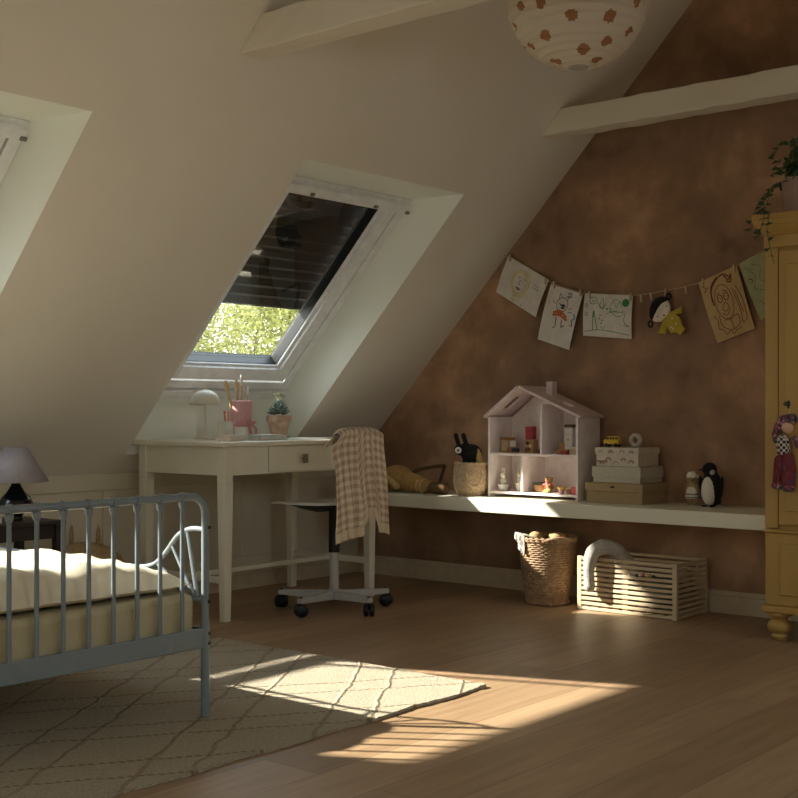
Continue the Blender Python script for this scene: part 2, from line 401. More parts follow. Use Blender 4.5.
M['treeleaf'] = translucent('tree_leaves', (112, 122, 62), 0.45, (164, 158, 106), 5)
M['grass'] = mat('garden_grass', (150, 152, 128), 0.9, (166, 166, 144), 3)

# ------------------------------------------------------------------ room shell
XG, YK, YR = 5.335, 4.8, 1.9                # gable plane, knee wall plane, ridge
XB = -1.6
SL = 1.047; TH = math.atan(SL); CS, SN = math.cos(TH), math.sin(TH)
ZK = 0.64; ZR = ZK + SL * (YK - YR); YO = 2 * YR - YK
def sp(x, s, n): return V((x, YK - CS * s + SN * n, ZK + SN * s + CS * n))   # along slope s, outward n
b = B(); b.box(XB - .1, XG + .1, YO - .1, YK + .1, -.12, 0); struct('floor', b, M['floor'])
b = B(); b.prism([(XG, YK, 0), (XG, YK, ZK), (XG, YR, ZR), (XG, YO, ZK), (XG, YO, 0)], (0.1, 0, 0)); struct('wall_right', b, M['gable'])
# knee walls
for nm, y0, y1 in (('wall_left', YK, YK + .1), ('wall_back', YO - .1, YO)):
    b = B(); b.box(XB, XG, y0, y1, 0, ZK); wl_ = struct(nm, b, M['knee'])
    if nm == 'wall_left':
        b = B(); t = 0.012
        b.box(XB, XG, YK - t, YK, .56, ZK); b.box(XB, XG, YK - t, YK, 0.095, .17)
        x = 3.54
        xs = [3.54 - 1.05 * k for k in range(1, 5)] + [3.54, 4.42, 5.25]
        for x in xs: b.box(x, x + .085, YK - t, YK, .17, .56)
        obj('panel_moulding', b, M['knee'], wl_, bevel=.004)
# slopes with roof-window openings
OPX = [(3.61, 4.69), (0.88, 2.565), (-1.25, -0.17)]
S0, S1 = 0.127, 1.838; SR = (YK - YR) / CS
OPXB = [(3.61, 4.69), (1.485, 2.565), (-.64, .44)]
def slope(mirror):
    b = B(); ops = OPXB if mirror else OPX; xs = sorted({XB, XG} | {v for o in ops for v in o}); ss = [0, S0, S1, SR]
    def P(x, s, n=0):
        p = sp(x, s, n); return V((p.x, 2 * YR - p.y, p.z)) if mirror else p
    for i in range(len(xs) - 1):
        for j in range(3):
            mid = (xs[i] + xs[i + 1]) / 2
            if j == 1 and any(o[0] < mid < o[1] for o in ops): continue
            b.hexa([P(xs[i], ss[j]), P(xs[i + 1], ss[j]), P(xs[i + 1], ss[j + 1]), P(xs[i], ss[j + 1]),
                    P(xs[i], ss[j], .02), P(xs[i + 1], ss[j], .02), P(xs[i + 1], ss[j + 1], .02), P(xs[i], ss[j + 1], .02)])
    return b
struct('ceiling', slope(False), M['slope']); struct('ceiling', slope(True), M['slope'])
# wall behind the camera with an unseen window added for fill light
wy0, wy1, wz0, wz1 = 1.4, 2.4, 0.9, 1.9
b = B(); xb0, xb1 = XB - .1, XB
b.prism([(xb0, YK, 0), (xb0, YK, ZK), (xb0, wy1, ZK + SL * (YK - wy1)), (xb0, wy1, 0)], (.1, 0, 0))
b.prism([(xb0, YO, 0), (xb0, YO, ZK), (xb0, wy0, ZK + SL * (wy0 - YO)), (xb0, wy0, 0)], (.1, 0, 0))
b.box(xb0, xb1, wy0, wy1, 0, wz0)
b.prism([(xb0, wy0, wz1), (xb0, wy0, ZK + SL * (wy0 - YO)), (xb0, YR, ZR), (xb0, wy1, ZK + SL * (YK - wy1)), (xb0, wy1, wz1)], (.1, 0, 0))
struct('wall_behind', b, M['slope'])
b = B()
for a_ in ((wy0, wy0 + .06, wz0, wz1), (wy1 - .06, wy1, wz0, wz1), (wy0, wy1, wz0, wz0 + .06), (wy0, wy1, wz1 - .06, wz1), (1.87, 1.93, wz0, wz1)):
    b.box(xb0 + .02, xb1 - .02, *a_)
wg = struct('window_4', b, M['frame']); b = B(); b.quad((xb0 + .05, wy0, wz0), (xb0 + .05, wy1, wz0), (xb0 + .05, wy1, wz1), (xb0 + .05, wy0, wz1)); obj('glass_pane', b, M['glass'], wg)

# baseboards
b = B(); b.box(XB, XG, YK - .024, YK, 0, .078); b.box(XB, XG, YK - .017, YK, .078, .095); struct('baseboard_left', b, M['base'], bevel=.002)
b = B(); b.box(XG - .018, XG, YO, YK - .024, 0, .082); b.box(XG - .011, XG, YO, YK - .024, .082, .104); struct('baseboard_right', b, M['base'], bevel=.002)

# roof windows: built once, copied along both slopes
def make_window(name, x0, x1, shade_s, rs=.235):
    cx = (x0 + x1) / 2
    w = bpy.data.objects.new(name, None); COL.objects.link(w); w.location = (cx, YR, 0); w['kind'] = 'structure'; ORG[w.name] = V((cx, YR, 0))
    fx0, fx1 = x0 + .075, x1 - .075; gs0, gs1 = .549, 1.576; gx0, gx1 = x0 + .235, x1 - rs
    def sbox(b, xa, xb, sa, sb, na, nb):
        b.hexa([sp(xa, sa, na), sp(xb, sa, na), sp(xb, sb, na), sp(xa, sb, na), sp(xa, sa, nb), sp(xb, sa, nb), sp(xb, sb, nb), sp(xa, sb, nb)])
    # lining
    b = B(); nf = .205; fb, ft = .337, 1.634
    o = [sp(x0, S0, 0), sp(x1, S0, 0), sp(x1, S1, 0), sp(x0, S1, 0)]; i = [sp(fx0, fb, nf), sp(fx1, fb, nf), sp(fx1, ft, nf), sp(fx0, ft, nf)]
    for k in range(4):
        l = (k + 1) % 4; b.quad(o[k], o[l], i[l], i[k])
    # outer skin around the shaft
    o2 = [sp(x0 - .02, S0 - .02, 0), sp(x1 + .02, S0 - .02, 0), sp(x1 + .02, S1 + .02, 0), sp(x0 - .02, S1 + .02, 0)]
    i2 = [sp(x0 - .02, S0 - .02, .3), sp(x1 + .02, S0 - .02, .3), sp(x1 + .02, S1 + .02, .3), sp(x0 - .02, S1 + .02, .3)]
    for k in range(4):
        l = (k + 1) % 4; b.quad(o2[k], o2[l], i2[l], i2[k])
    obj('lining', b, M['lining'], w, flipfix=False)
    def ring(b, xa, xb, sa, sb, wd, wb, wt, na, nb):
        sbox(b, xa, xa + wd, sa, sb, na, nb); sbox(b, xb - wd, xb, sa, sb, na, nb)
        sbox(b, xa + wd, xb - wd, sa, sa + wb, na, nb); sbox(b, xa + wd, xb - wd, sb - wt, sb, na, nb)
    b = B(); ring(b, x0 - .02, x1 + .02, S0 - .02, S1 + .02, .16, .33, .25, .225, .29); ring(b, fx0, fx1, .392, 1.65, .052, .05, .03, .178, .235); obj('frame', b, M['frame'], w, bevel=.003)
    b = B(); (sbox(b, gx1, fx1 - .07, .46, 1.60, .192, .226) if rs > .3 else None); ring(b, fx0 + .066, fx1 - .066, .458, 1.60, .075, .078, .03, .172, .226); ring(b, gx0 - .018, gx1 + .018, gs0 - .018, gs1 + .012, .018, .018, .012, .19, .226); sa = obj('sash', b, M['frame'], w, bevel=.003)
    b = B(); ring(b, fx0 + .066, fx1 - .066, .458, 1.60, gx0 - fx0 - .076, .09, .03, .2262, .275); obj('outer_cladding', b, M['shutter'], sa)
    b = B(); ring(b, gx0 - .003, gx1 + .003, gs0 - .003, gs1 + .003, .006, .006, .006, .20, .24); obj('gasket', b, M['black'], sa)
    b = B(); b.quad(sp(gx0 - .01, gs0 - .01, .225), sp(gx1 + .01, gs0 - .01, .225), sp(gx1 + .01, gs1 + .01, .225), sp(gx0 - .01, gs1 + .01, .225)); obj('glass_pane', b, M['glass'], sa)
    b = B(); sbox(b, fx0, fx1, .337, .385, .165, .215); obj('sill_ledge', b, M['frame'], w, bevel=.003)
    b = B(); sbox(b, fx0 + .01, fx1 - .01, 1.585, 1.63, .150, .19); bar = obj('ventilation_bar', b, M['frame'], w, bevel=.004)
    b = B()
    for xx in (fx0 + .25, fx1 - .25, fx1 - .02): sbox(b, xx - .012, xx + .012, 1.59, 1.605, .143, .15)
    obj('clip', b, M['grey'], bar)
    if shade_s:
        b = B(); s = shade_s; 
        while s < 1.62:
            e0, e1 = gx0 - .09, gx1 + .09; q = [sp(e0, s, .300), sp(e1, s, .300), sp(e1, s + .03, .316), sp(e0, s + .03, .316), sp(e1, s + .058, .300), sp(e0, s + .058, .300)]
            b.add(q, [(0, 1, 2, 3), (3, 2, 4, 5)]); s += .058
        obj('roller_shutter', b, M['shutter'], w, solid=.006)
        b = B(); sbox(b, gx0 - .09, gx1 + .09, shade_s - .012, shade_s, .295, .315); obj('shutter_end_bar', b, M['black'], w)
    return w
w1 = make_window('window_1', *OPX[0], .853)
w2 = make_window('window_2', *OPX[1], 1.17, .30)  # widened and shuttered out of view to shape the sun on bed and rug
w3 = make_window('window_3', *OPX[2], 0)
b = None
for k, o in enumerate(OPXB): dup(w3, ((o[0] + o[1]) / 2, YR, 0), (0, 0, PI)).name = 'window_%d' % (k + 5)  # unseen windows on the opposite slope, added to fill the room with daylight

# collar beams
def beam(x0, x1, z0, z1, label):
    b = B(); y1 = YK - (z0 - ZK) / SL; y0 = YO + (z0 - ZK) / SL; yt1 = YK - (z1 - ZK) / SL; yt0 = YO + (z1 - ZK) / SL; n = 40; rnd = random.Random(int(x0 * 100))
    ring = []
    for i in range(n + 1):
        t = i / n; j = lambda a=.002: rnd.uniform(-a, a)
        yb = y0 + (y1 - y0) * t; yt = yt0 + (yt1 - yt0) * t
        ring += [(x0 + j(), yb, z0 + j(.003)), (x1 + j(), yb, z0 + j(.003)), (x1 + j(.002), yt, z1 + j(.003)), (x0 + j(.002), yt, z1 + j(.003))]
    fs = [(0, 3, 2, 1), (4 * n, 4 * n + 1, 4 * n + 2, 4 * n + 3)]
    for i in range(n):
        for k in range(4): fs.append((4 * i + k, 4 * i + (k + 1) % 4, 4 * i + 4 + (k + 1) % 4, 4 * i + 4 + k))
    b.add(ring, fs)
    one('ceiling_beam', label, 'beam', ((x0 + x1) / 2, YR, z0), b, M['beam'], 'painted collar beams', bevel=.006)
beam(3.02, 3.135, 2.222, 2.345, 'painted wooden beam crossing the sloped ceiling above the roof windows, at the top left')
beam(4.94, 5.055, 2.25, 2.365, 'painted wooden beam running in front of the brown gable wall, right of the paper lantern')

# ------------------------------------------------------------------ wall shelf
b = B(); b.box(4.918, XG - .001, 2.09, 4.44, .434, .5)
one('wall_shelf', 'long thick cream shelf fixed low along the brown wall under the toys', 'shelf', (5.12, 3.4, .434), b, M['shelfm'], bevel=.004)
ZS = .5
# ------------------------------------------------------------------ wardrobe
wx0, wx1, wy1_, wy0_ = 4.80, XG - .025, 2.085, 0.95
t = thing('wardrobe', 'tall mustard yellow painted wardrobe with moulded cornice and bun feet at the right', 'wardrobe', (5.06, 1.5, 0))
b = B(); b.box(wx0 + .02, wx1, wy0_ + .02, wy1_ - .02, .13, 1.70); obj('carcass', b, M['mustard'], t, bevel=.004)
b = B(); prof = [(0, 1.60), (.0, 1.65), (.012, 1.665), (.030, 1.69), (.037, 1.712), (.037, 1.735)]
for (o_, z_), (o2_, z2_) in zip(prof[:-1], prof[1:]):
    if z2_ > z_:
        b.hexa([(wx0 - o_, wy0_ - o_, z_), (wx1, wy0_ - o_, z_), (wx1, wy1_ + o_, z_), (wx0 - o_, wy1_ + o_, z_),
                (wx0 - o2_, wy0_ - o2_, z2_), (wx1, wy0_ - o2_, z2_), (wx1, wy1_ + o2_, z2_), (wx0 - o2_, wy1_ + o2_, z2_)])
obj('cornice', b, M['mustard'], t, bevel=.003)
b = B(); b.box(wx0 - .005, wx1, wy0_ - .01, wy1_ + .01, .115, .145); b.box(wx0 + .003, wx1, wy0_ + .003, wy1_ - .003, .145, .44); b.box(wx0 - .004, wx1, wy0_ - .004, wy1_ + .004, .44, .455); obj('base_moulding', b, M['mustard'], t, bevel=.008)
b = B()
for ya in (wy1_, (wy1_ + wy0_) / 2 + .03): b.box(wx0 + .004, wx0 + .03, ya - .06, ya - .004, .46, 1.6)
b.box(wx0 + .004, wx0 + .03, wy0_ + .004, wy0_ + .06, .46, 1.6)
obj('stile', b, M['mustard'], t, bevel=.003)
for ya, yb in ((wy1_ - .064, (wy1_ + wy0_) / 2 + .03), ((wy1_ + wy0_) / 2 - .03, wy0_ + .064)):
    b = B(); b.box(wx0 - .002, wx0 + .02, yb, ya, .475, 1.585); 
    d = obj('door', b, M['mustard'], t, bevel=.004)
    b = B(); b.box(wx0 - .008, wx0, yb + .05, ya - .03, .53, 1.53); obj('door_panel', b, M['mustard'], d, bevel=.006)
    b = B(); yk_ = ya - .045; b.ell((wx0 - .006, yk_, .962), (.004, .009, .020)); b.tube([(wx0 - .004, yk_, .965), (wx0 - .035, yk_, .965)], .0035); b.tube([(wx0 - .035 + .0 * a, yk_ + .009 * math.cos(a), .965 + .007 * math.sin(a)) for a in [k * PI / 5 for k in range(10)]], .0025, closed=True, seg=6); obj('key', b, M['black'], d)
b = B(); b.box(wx0 - .006, wx0 + .02, wy0_ + .06, wy1_ - .07, .19, .40); dr = obj('drawer', b, M['mustard'], t, bevel=.004)
for fx, fy in ((wx0 + .045, wy1_ - .05), (wx0 + .045, wy0_ + .05), (wx1 - .05, wy1_ - .05), (wx1 - .05, wy0_ + .05)):
    b = B(); b.lathe([(.022, 0), (.03, .008), (.034, .02), (.03, .03), (.045, .042), (.05, .058), (.046, .074), (.03, .086), (.034, .094), (.05, .105), (.05, .116)], (fx, fy, 0), 28); obj('bun_foot', b, M['mustard'], t, smooth=True)

# ivy in a ribbed pot on the wardrobe
px, py, pz = 4.97, 1.975, 1.7355
t = thing('potted_ivy', 'trailing green ivy in a ribbed mauve pot on top of the yellow wardrobe', 'plant', (px, py, pz))
b = B(); b.lathe([(.078, 0), (.084, .02), (.094, .13), (.098, .158), (.09, .158), (.086, .14), (.0, .14)], (px, py, pz), 96, caps=False, fn=lambda th, i: .0022 * math.cos(32 * th) if 0 < i < 4 else 0); b.lathe([(.0, 0.001), (.078, 0)], (px, py, pz), 96, caps=False); obj('pot', b, M['potm'], t, smooth=True)
b = B(); b.lathe([(.0, .139), (.086, .139)], (px, py, pz), 24, caps=False); obj('soil', b, M['soil'], t)
bs = B(); bl = B(); rnd = random.Random(3)
def ivyleaf(b, c, d, up, s):
    d = d.normalized(); side = d.cross(up).normalized(); n = side.cross(d)
    o = [(0, 0), (.25, .42), (.1, .6), (.5, .45), (1, 0), (.5, -.45), (.1, -.6), (.25, -.42)]
    b.add([c + d * (a * s) + side * (q * s) + n * (.12 * s * (1 if q == 0 else -.6)) for a, q in o], [(0, 1, 3, 4), (0, 4, 5, 7), (1, 2, 3), (7, 5, 6)])
def vine(pts, n, s0):
    pp = bez(pts, 8); bs.tube(pp, .0018, 6)
    for k in range(n):
        q = pp[int((k + .5) / n * (len(pp) - 1))]; a = rnd.uniform(0, 2 * PI)
        ivyleaf(bl, q, V((math.cos(a) * .8 - .3, math.sin(a), rnd.uniform(-.8, .1))), V((-.5, 0, .8)) + V((rnd.uniform(-.3, .3),) * 3), s0 * rnd.uniform(.7, 1.2))
for k in range(46):
    a = rnd.uniform(0, 2 * PI); r = rnd.uniform(.03, .15); h = rnd.uniform(.04, .19)
    vine([(px, py, pz + .14), (px + r * .6 * math.cos(a), py + r * .6 * math.sin(a), pz + .14 + h), (px + r * math.cos(a), py + r * math.sin(a), pz + .12 + h * .8)], 8, .034)
def hang(pts, n): vine(pts, n, .032)
hang([(px, py + .05, pz + .15), (px - .06, py + .11, pz + .14), (px - .12, py + .14, pz + .03), (wx0 - .075, 2.03, 1.73), (wx0 - .075, 2.035, 1.64), (wx0 - .05, 2.02, 1.53)], 16)
hang([(px, py + .04, pz + .15), (px - .05, py + .13, pz + .12), (px - .1, py + .165, pz + .06), (px - .12, py + .19, pz - .06)], 12)
hang([(px - .03, py, pz + .15), (px - .13, py + .07, pz + .13), (px - .2, py + .08, pz + .05), (wx0 - .07, 2.055, 1.71), (wx0 - .08, 2.075, 1.62)], 14)
hang([(px, py, pz + .15), (px - .05, py - .12, pz + .12), (px - .12, py - .13, pz + .02)], 9)
obj('stems', bs, M['stem'], t, smooth=True); obj('foliage', bl, M['leaf'], t, flipfix=False)

# patchwork rag doll hanging from the key
t = thing('rag_doll', 'patchwork rag doll with checked bodice hanging from the key of the yellow wardrobe', 'doll', (4.775, 2.0, .62))
def yz(u, v, x=4.772):      # a point on the plane x in front of the wardrobe
    k = (u - 399) / FPX; d = x / (CF.x + k * CR.x); return V((x, d * (CF.y + k * CR.y), EYE + (HOR - v) / FPX * d))
hx = 4.775
def blob(name, pts, m, x=hx, th=.022, remesh=.0035):
    b = B()
    for i in range(len(pts) - 1):
        (u0, v0, r0), (u1, v1, r1) = pts[i], pts[i + 1]; n = 5
        for k in range(n + 1):
            q = k / n; c = yz(u0 + (u1 - u0) * q, v0 + (v1 - v0) * q, x); r = (r0 + (r1 - r0) * q) * x / FPX
            b.ell(c, (min(th, r), r, r), seg=10, rings=8)
    return obj(name, b, m, t, remesh=remesh, smooth=True)
blob('head', [(787, 427, 6), (788, 428, 6)], M['skin'])
blob('headscarf', [(779, 428, 5), (783, 421, 6), (792, 419, 6)], M['patch'], hx + .006)
blob('bodice', [(783, 441, 7), (784, 450, 8)], M['check'])
blob('arm', [(778, 426, 4), (775, 434, 3.5), (776, 440, 3.5)], M['patch'], hx)
blob('arm', [(794, 438, 3), (798, 446, 3)], M['patch'], hx)
blob('skirt', [(786, 458, 8), (788, 470, 9), (789, 484, 7)], M['patchred'], hx)
blob('apron', [(779, 460, 5), (778, 470, 5), (776, 484, 4)], M['patchred'], hx - .008)
blob('shoe', [(775, 485, 4), (779, 486, 4)], M['patch'], hx - .01)
blob('shoe', [(786, 488, 4), (791, 489, 4)], M['patch'], hx - .01)
b = B(); b.tube([yz(789, 416, hx + .002), yz(790, 410, 4.775), yz(790, 406, 4.772)], .0015, 6); obj('hanging_loop', b, M['string'], t)

# ------------------------------------------------------------------ rug
rx0, rx1, ry0, ry1 = 0.95, 3.374, 2.444, 3.79
rnd = random.Random(5)
def rugp(u, v):
    x = rx0 + (rx1 - rx0) * u; y = ry0 + (ry1 - ry0) * v
    e = .006 * math.sin(x * 17 + 1) + .004 * math.sin(y * 23)
    if v in (0, 1): y += e + rnd.uniform(-.003, .003)
    if u in (0, 1): x += e + rnd.uniform(-.003, .003)
    z = .010 + .0012 * math.sin(x * 9 + y * 5)
    if u > .985 and v < .03: z += .004
    return (x, y, z)
b = B(); b.grid(rugp, 160, 90)
n = len(b.v); ed = [i for i in range(161)] + [161 * j + 160 for j in range(1, 91)] + [161 * 90 + i for i in range(159, -1, -1)] + [161 * j for j in range(89, 0, -1)]
b.add([(b.v[i][0], b.v[i][1], .0005) for i in ed], []); m_ = len(ed)
b.f += [(ed[i], n + i, n + (i + 1) % m_, ed[(i + 1) % m_]) for i in range(m_)]; b.mi += [0] * m_
tag(obj('rug', b, M['rug'], smooth=True, flipfix=False), 'cream jute rug with brown diamond lines on the wooden floor under the bed', 'rug')
bpy.data.objects['rug'].location.z = 0.0005

# ------------------------------------------------------------------ bed
BX, BY = 2.472, 2.84; BL = 1.547; BZ = .68; RUGZ = .0125
t = thing('bed', 'blue-grey metal bed frame with spindled footboard standing on the rug', 'bed', ((BX + BL) / 2, 3.7, RUGZ))
for by, top, nm in ((BY, BZ, 'footboard_arch'), (4.72, .86, 'headboard_arch')):
    c = .055; pts = [(BL, by, .2), (BL, by, top - c)]
    for k in range(1, 7): a = k / 6 * PI / 2; pts.append((BL + c - c * math.cos(a), by, top - c + c * math.sin(a)))
    pts += [(BX - c - .0, by, top)]
    for k in range(1, 7): a = k / 6 * PI / 2; pts.append((BX - c + c * math.sin(a), by, top - c + c * math.cos(a)))
    pts += [(BX, by, .2)]
    b = B(); b.tube(pts, .0115, 14); obj(nm, b, M['bedsteel'], t, smooth=True)
    for lx in (BX, BL):
        b = B(); b.tube([(lx, by, RUGZ if by < 3.79 else .0), (lx, by, .3)], [.0135, .0135], 14); lg = obj('leg', b, M['bedsteel'], t, smooth=True)
        for z in (.235, .265, .36, .585): b = B(); b.tube([(lx + .005, by - .010, z), (lx + .006, by - .0145, z)], .0058, 10); obj('bolt', b, M['bolt'], lg)
    b = B(); b.box(BL, BX, by - .006, by + .006, .222, .282); obj('cross_rail', b, M['bedsteel'], t, bevel=.003)
    for i in range(10):
        x = 2.383 - .083 * i; b = B(); b.tube([(x, by, .28), (x, by, top - .03)], .0068, 10); s_ = obj('spindle', b, M['bedsteel'], t, smooth=True)
        b = B(); b.lathe([(.0072, 0), (.0105, .006), (.0125, .022)], (x, by, top - .034), 14); b.tube([(x - .006, by, top), (x + .006, by, top)], .0150, 14); obj('collar', b, M['bedsteel'], s_, smooth=True)
for lx in (BX, BL):
    b = B(); b.box(lx - .006, lx + .006, BY, 4.72, .222, .282); obj('side_rail', b, M['bedsteel'], t, bevel=.003)
b = B(); gp = [(BX, BY, .578), (BX, 2.905, .576), (BX, 2.965, .552), (BX, 3.03, .49), (BX, 3.10, .448), (BX, 3.25, .437), (BX, 3.7, .437), (BX, 4.3, .45), (BX, 4.72, .48)]
b.tube(bez(gp, 10), .0085, 12); g_ = obj('side_guard', b, M['bedsteel'], t, smooth=True)
b = B(); b.tube([(BX, BY, .362), (BX, 2.885, .362)], .008, 10); b.tube([(BX, 3.0, .53), (BX, 2.885, .362)], .0065, 8); b.tube([(BX, 2.92, .568), (BX, 2.875, .365)], .0065, 8); b.tube([(BX, 3.07, .462), (BX, 2.92, .362)], .0065, 8)
b.tube([(BX, 2.885, .362), (BX, 4.72, .362)], .0075, 8)
for k in range(12): b.tube([(BX, 3.2 + .12 * k, .362), (BX, 3.2 + .12 * k, .44)], .006, 8)
obj('guard_bars', b, M['bedsteel'], g_, smooth=True)
# mattress
b = B(); b.box(BL + .02, BX - .022, BY + .02, 4.69, .235, .385)
one('mattress', 'thin mattress in an olive linen sheet lying in the metal bed frame', 'mattress', (2.0, 3.7, .285), b, M['sheet'], bevel=.02, smooth=True)
# duvet
dx0, dx1, dy0, dy1 = BL + .025, BX - .02, BY + .052, 4.3
def duv(side):
    def fn(u, v):
        x = dx0 + (dx1 - dx0) * u; y = dy0 + (dy1 - dy0) * v
        e = min(u, 1 - u) * (dx1 - dx0); g = min(v, 1 - v) * (dy1 - dy0)
        f = (1 - max(0, 1 - e / .14) ** 2.6) ** .5 * (1 - max(0, 1 - g / .10) ** 2.6) ** .5
        top = .497 - .045 * v + .014 * math.sin(x * 13 + y * 3) * math.sin(y * 9 + x * 4) + .006 * math.sin(x * 31 + y * 23) + .004 * math.sin(x * 63 - y * 17 + 2 * math.sin(y * 11))
        if u > .75: top -= (u - .75) * .14
        zb = .392; mid = .41 if g < .12 or e < .1 else .40
        k_ = max(0, 1 - g / .12); y2 = y - k_ * (.010 + .009 * math.sin(x * 24 + 1) + .004 * math.sin(x * 57)) * (1 if side else .6); zb += .0
        z = mid + (top - mid) * f if side else mid - (mid - zb) * f
        return (x, y2, z)
    return fn
b = B(); b.grid(duv(1), 70, 90); b.grid(duv(0), 70, 90)
o = one('duvet', 'puffy cream linen duvet lying on the mattress behind the footboard', 'duvet', (2.0, 3.5, .39), b, M['duvet'], smooth=True)

# ------------------------------------------------------------------ bedside table, lamp, ear basket
t = thing('bedside_table', 'small dark brown wooden bedside table with slim legs beyond the bed', 'table', (2.72, 4.32, 0))
tx0, tx1, ty0, ty1 = 2.53, 2.895, 4.18, 4.48
b = B(); b.box(tx0 - .01, tx1 + .01, ty0 - .01, ty1 + .01, .485, .5); obj('tabletop', b, M['dark'], t, bevel=.003)
b = B(); b.box(tx0 + .01, tx1 - .01, ty0 + .01, ty1 - .01, .43, .485); obj('apron', b, M['dark'], t, bevel=.002)
for x in (tx0 + .015, tx1 - .015):
    for y in (ty0 + .015, ty1 - .015):
        b = B(); b.taper((x, y, 0), .022, (x, y, .485), .034); obj('leg', b, M['dark'], t, bevel=.002)
lx, ly = 2.775, 4.325
t = thing('table_lamp', 'table lamp with glossy black bulbous base and grey cone shade on the dark bedside table', 'lamp', (lx, ly, .5))
b = B(); b.lathe([(.026, 0), (.03, .004), (.026, .016), (.03, .026), (.052, .036), (.07, .054), (.066, .072), (.056, .092), (.034, .115), (.019, .14), (.015, .165)], (lx, ly, .5), 40); obj('lamp_base', b, M['glaze'], t, smooth=True)
b = B(); b.tube([(lx, ly, .66), (lx, ly, .77)], .004, 8); obj('lamp_rod', b, M['steelgrey'], t)
b = B(); b.lathe([(.126, .655), (.044, .79)], (lx, ly, 0), 48, caps=False); obj('lamp_shade', b, M['shade'], t, smooth=True, solid=.003)
b = B(); b.cbox((2.60, 4.30, .512), (.10, .14, .022), RZ(8))
one('book', 'small white book lying on the dark bedside table beside the lamp', 'book', (2.60, 4.30, .501), b, M['ceramic'], bevel=.002)

def woven(prof, c, rows, stakes, amp, b=None, M_=None):
    b = b or B(); P = []; n = len(prof) - 1
    for i in range(rows * 2 + 1):
        q = i / (rows * 2) * n; k = min(int(q), n - 1); f = q - k
        P.append((prof[k][0] * (1 - f) + prof[k + 1][0] * f, prof[k][1] * (1 - f) + prof[k + 1][1] * f))
    def fn(th, i):
        row = i // 2; bul = 1 if i % 2 else 0.0
        return amp * (bul * (1.0 + .9 * math.cos(stakes * th + PI * (row % 2))))
    b.lathe(P, c, stakes * 4, caps=False, fn=fn, M=M_); return b
ex, ey = 3.25, 4.53
t = thing('ear_basket', 'woven seagrass lidded basket with two bear ears on the floor between bedside table and desk', 'basket', (ex, ey, 0))
b = woven([(.12, 0), (.155, .06), (.165, .15), (.16, .24)], (ex, ey, 0), 12, 26, .004); b.lathe([(0, .001), (.12, .0)], (ex, ey, 0), 32, caps=False); obj('basket_body', b, M['seagrass'], t, smooth=True)
b = woven([(.172, .235), (.172, .262), (.15, .30), (.11, .332), (.06, .352), (.004, .36)], (ex, ey, 0), 14, 26, .003); ld = obj('lid', b, M['seagrass'], t, smooth=True)
for s_ in (-1, 1):
    c = V((ex - s_ * .038 - .0, ey + s_ * .045, .372)); b = B(); b.ell(c + V((0, 0, .008)), (.03, .03, .056), RZ(50) @ Matrix.Diagonal((1, .35, 1))); obj('ear', b, M['seagrass'], ld, smooth=True)

# ------------------------------------------------------------------ desk
DX0, DX1, DY0, DY1, DZ = 3.63, 4.688, 4.05, 4.70, .797
t = thing('desk', 'cream painted writing desk with drawer and tapered legs under the roof window', 'desk', (4.22, 4.39, 0))
b = B(); b.box(DX0, DX1, DY0, DY1, DZ - .02, DZ); obj('desktop', b, M['desk'], t, bevel=.004)
b = B(); lw = .05; a0, a1 = DX0 + .035, DX1 - .015; c0, c1 = DY0 + .03, DY1 - .03
b.box(a0, a0 + .02, c0, c1, .648, DZ - .02); b.box(a1 - .02, a1, c0, c1, .648, DZ - .02); b.box(a0, a1, c1 - .02, c1, .648, DZ - .02)
b.box(a0, 3.93, c0, c0 + .02, .648, DZ - .02); b.box(4.38, a1, c0, c0 + .02, .648, DZ - .02); b.box(3.93, 4.38, c0 + .01, c0 + .02, .648, DZ - .02)
obj('apron', b, M['desk'], t, bevel=.002)
b = B(); b.box(3.934, 4.376, c0 - .001, c0 + .009, .656, DZ - .024); dw = obj('drawer', b, M['desk'], t, bevel=.002)
b = B(); kx = 4.155; b.tube([(kx, c0, .712), (kx, c0 - .016, .712)], .006, 10); b.cbox((kx, c0 - .02, .712), (.026, .012, .042)); obj('drawer_pull', b, [M['sand']], dw, bevel=.005)
for x in (a0 + .02, a1 - .02):
    for y in (c0 + .02, c1 - .02):
        b = B(); b.hexa([(x - .018, y - .018, 0), (x + .018, y - .018, 0), (x + .018, y + .018, 0), (x - .018, y + .018, 0), (x - .026, y - .026, .62), (x + .026, y - .026, .62), (x + .026, y + .026, .62), (x - .026, y + .026, .62)])
        b.box(x - .026, x + .026, y - .026, y + .026, .62, DZ - .02); obj('leg', b, M['desk'], t, bevel=.003)
b = B(); ym = (c0 + c1) / 2
for x in (a0 + .02, a1 - .02): b.box(x - .008, x + .008, c0 + .02, c1 - .02, .165, .195)
b.box(a0 + .02, a1 - .02, ym - .01, ym + .01, .168, .19); obj('stretcher', b, M['desk'], t, bevel=.003)

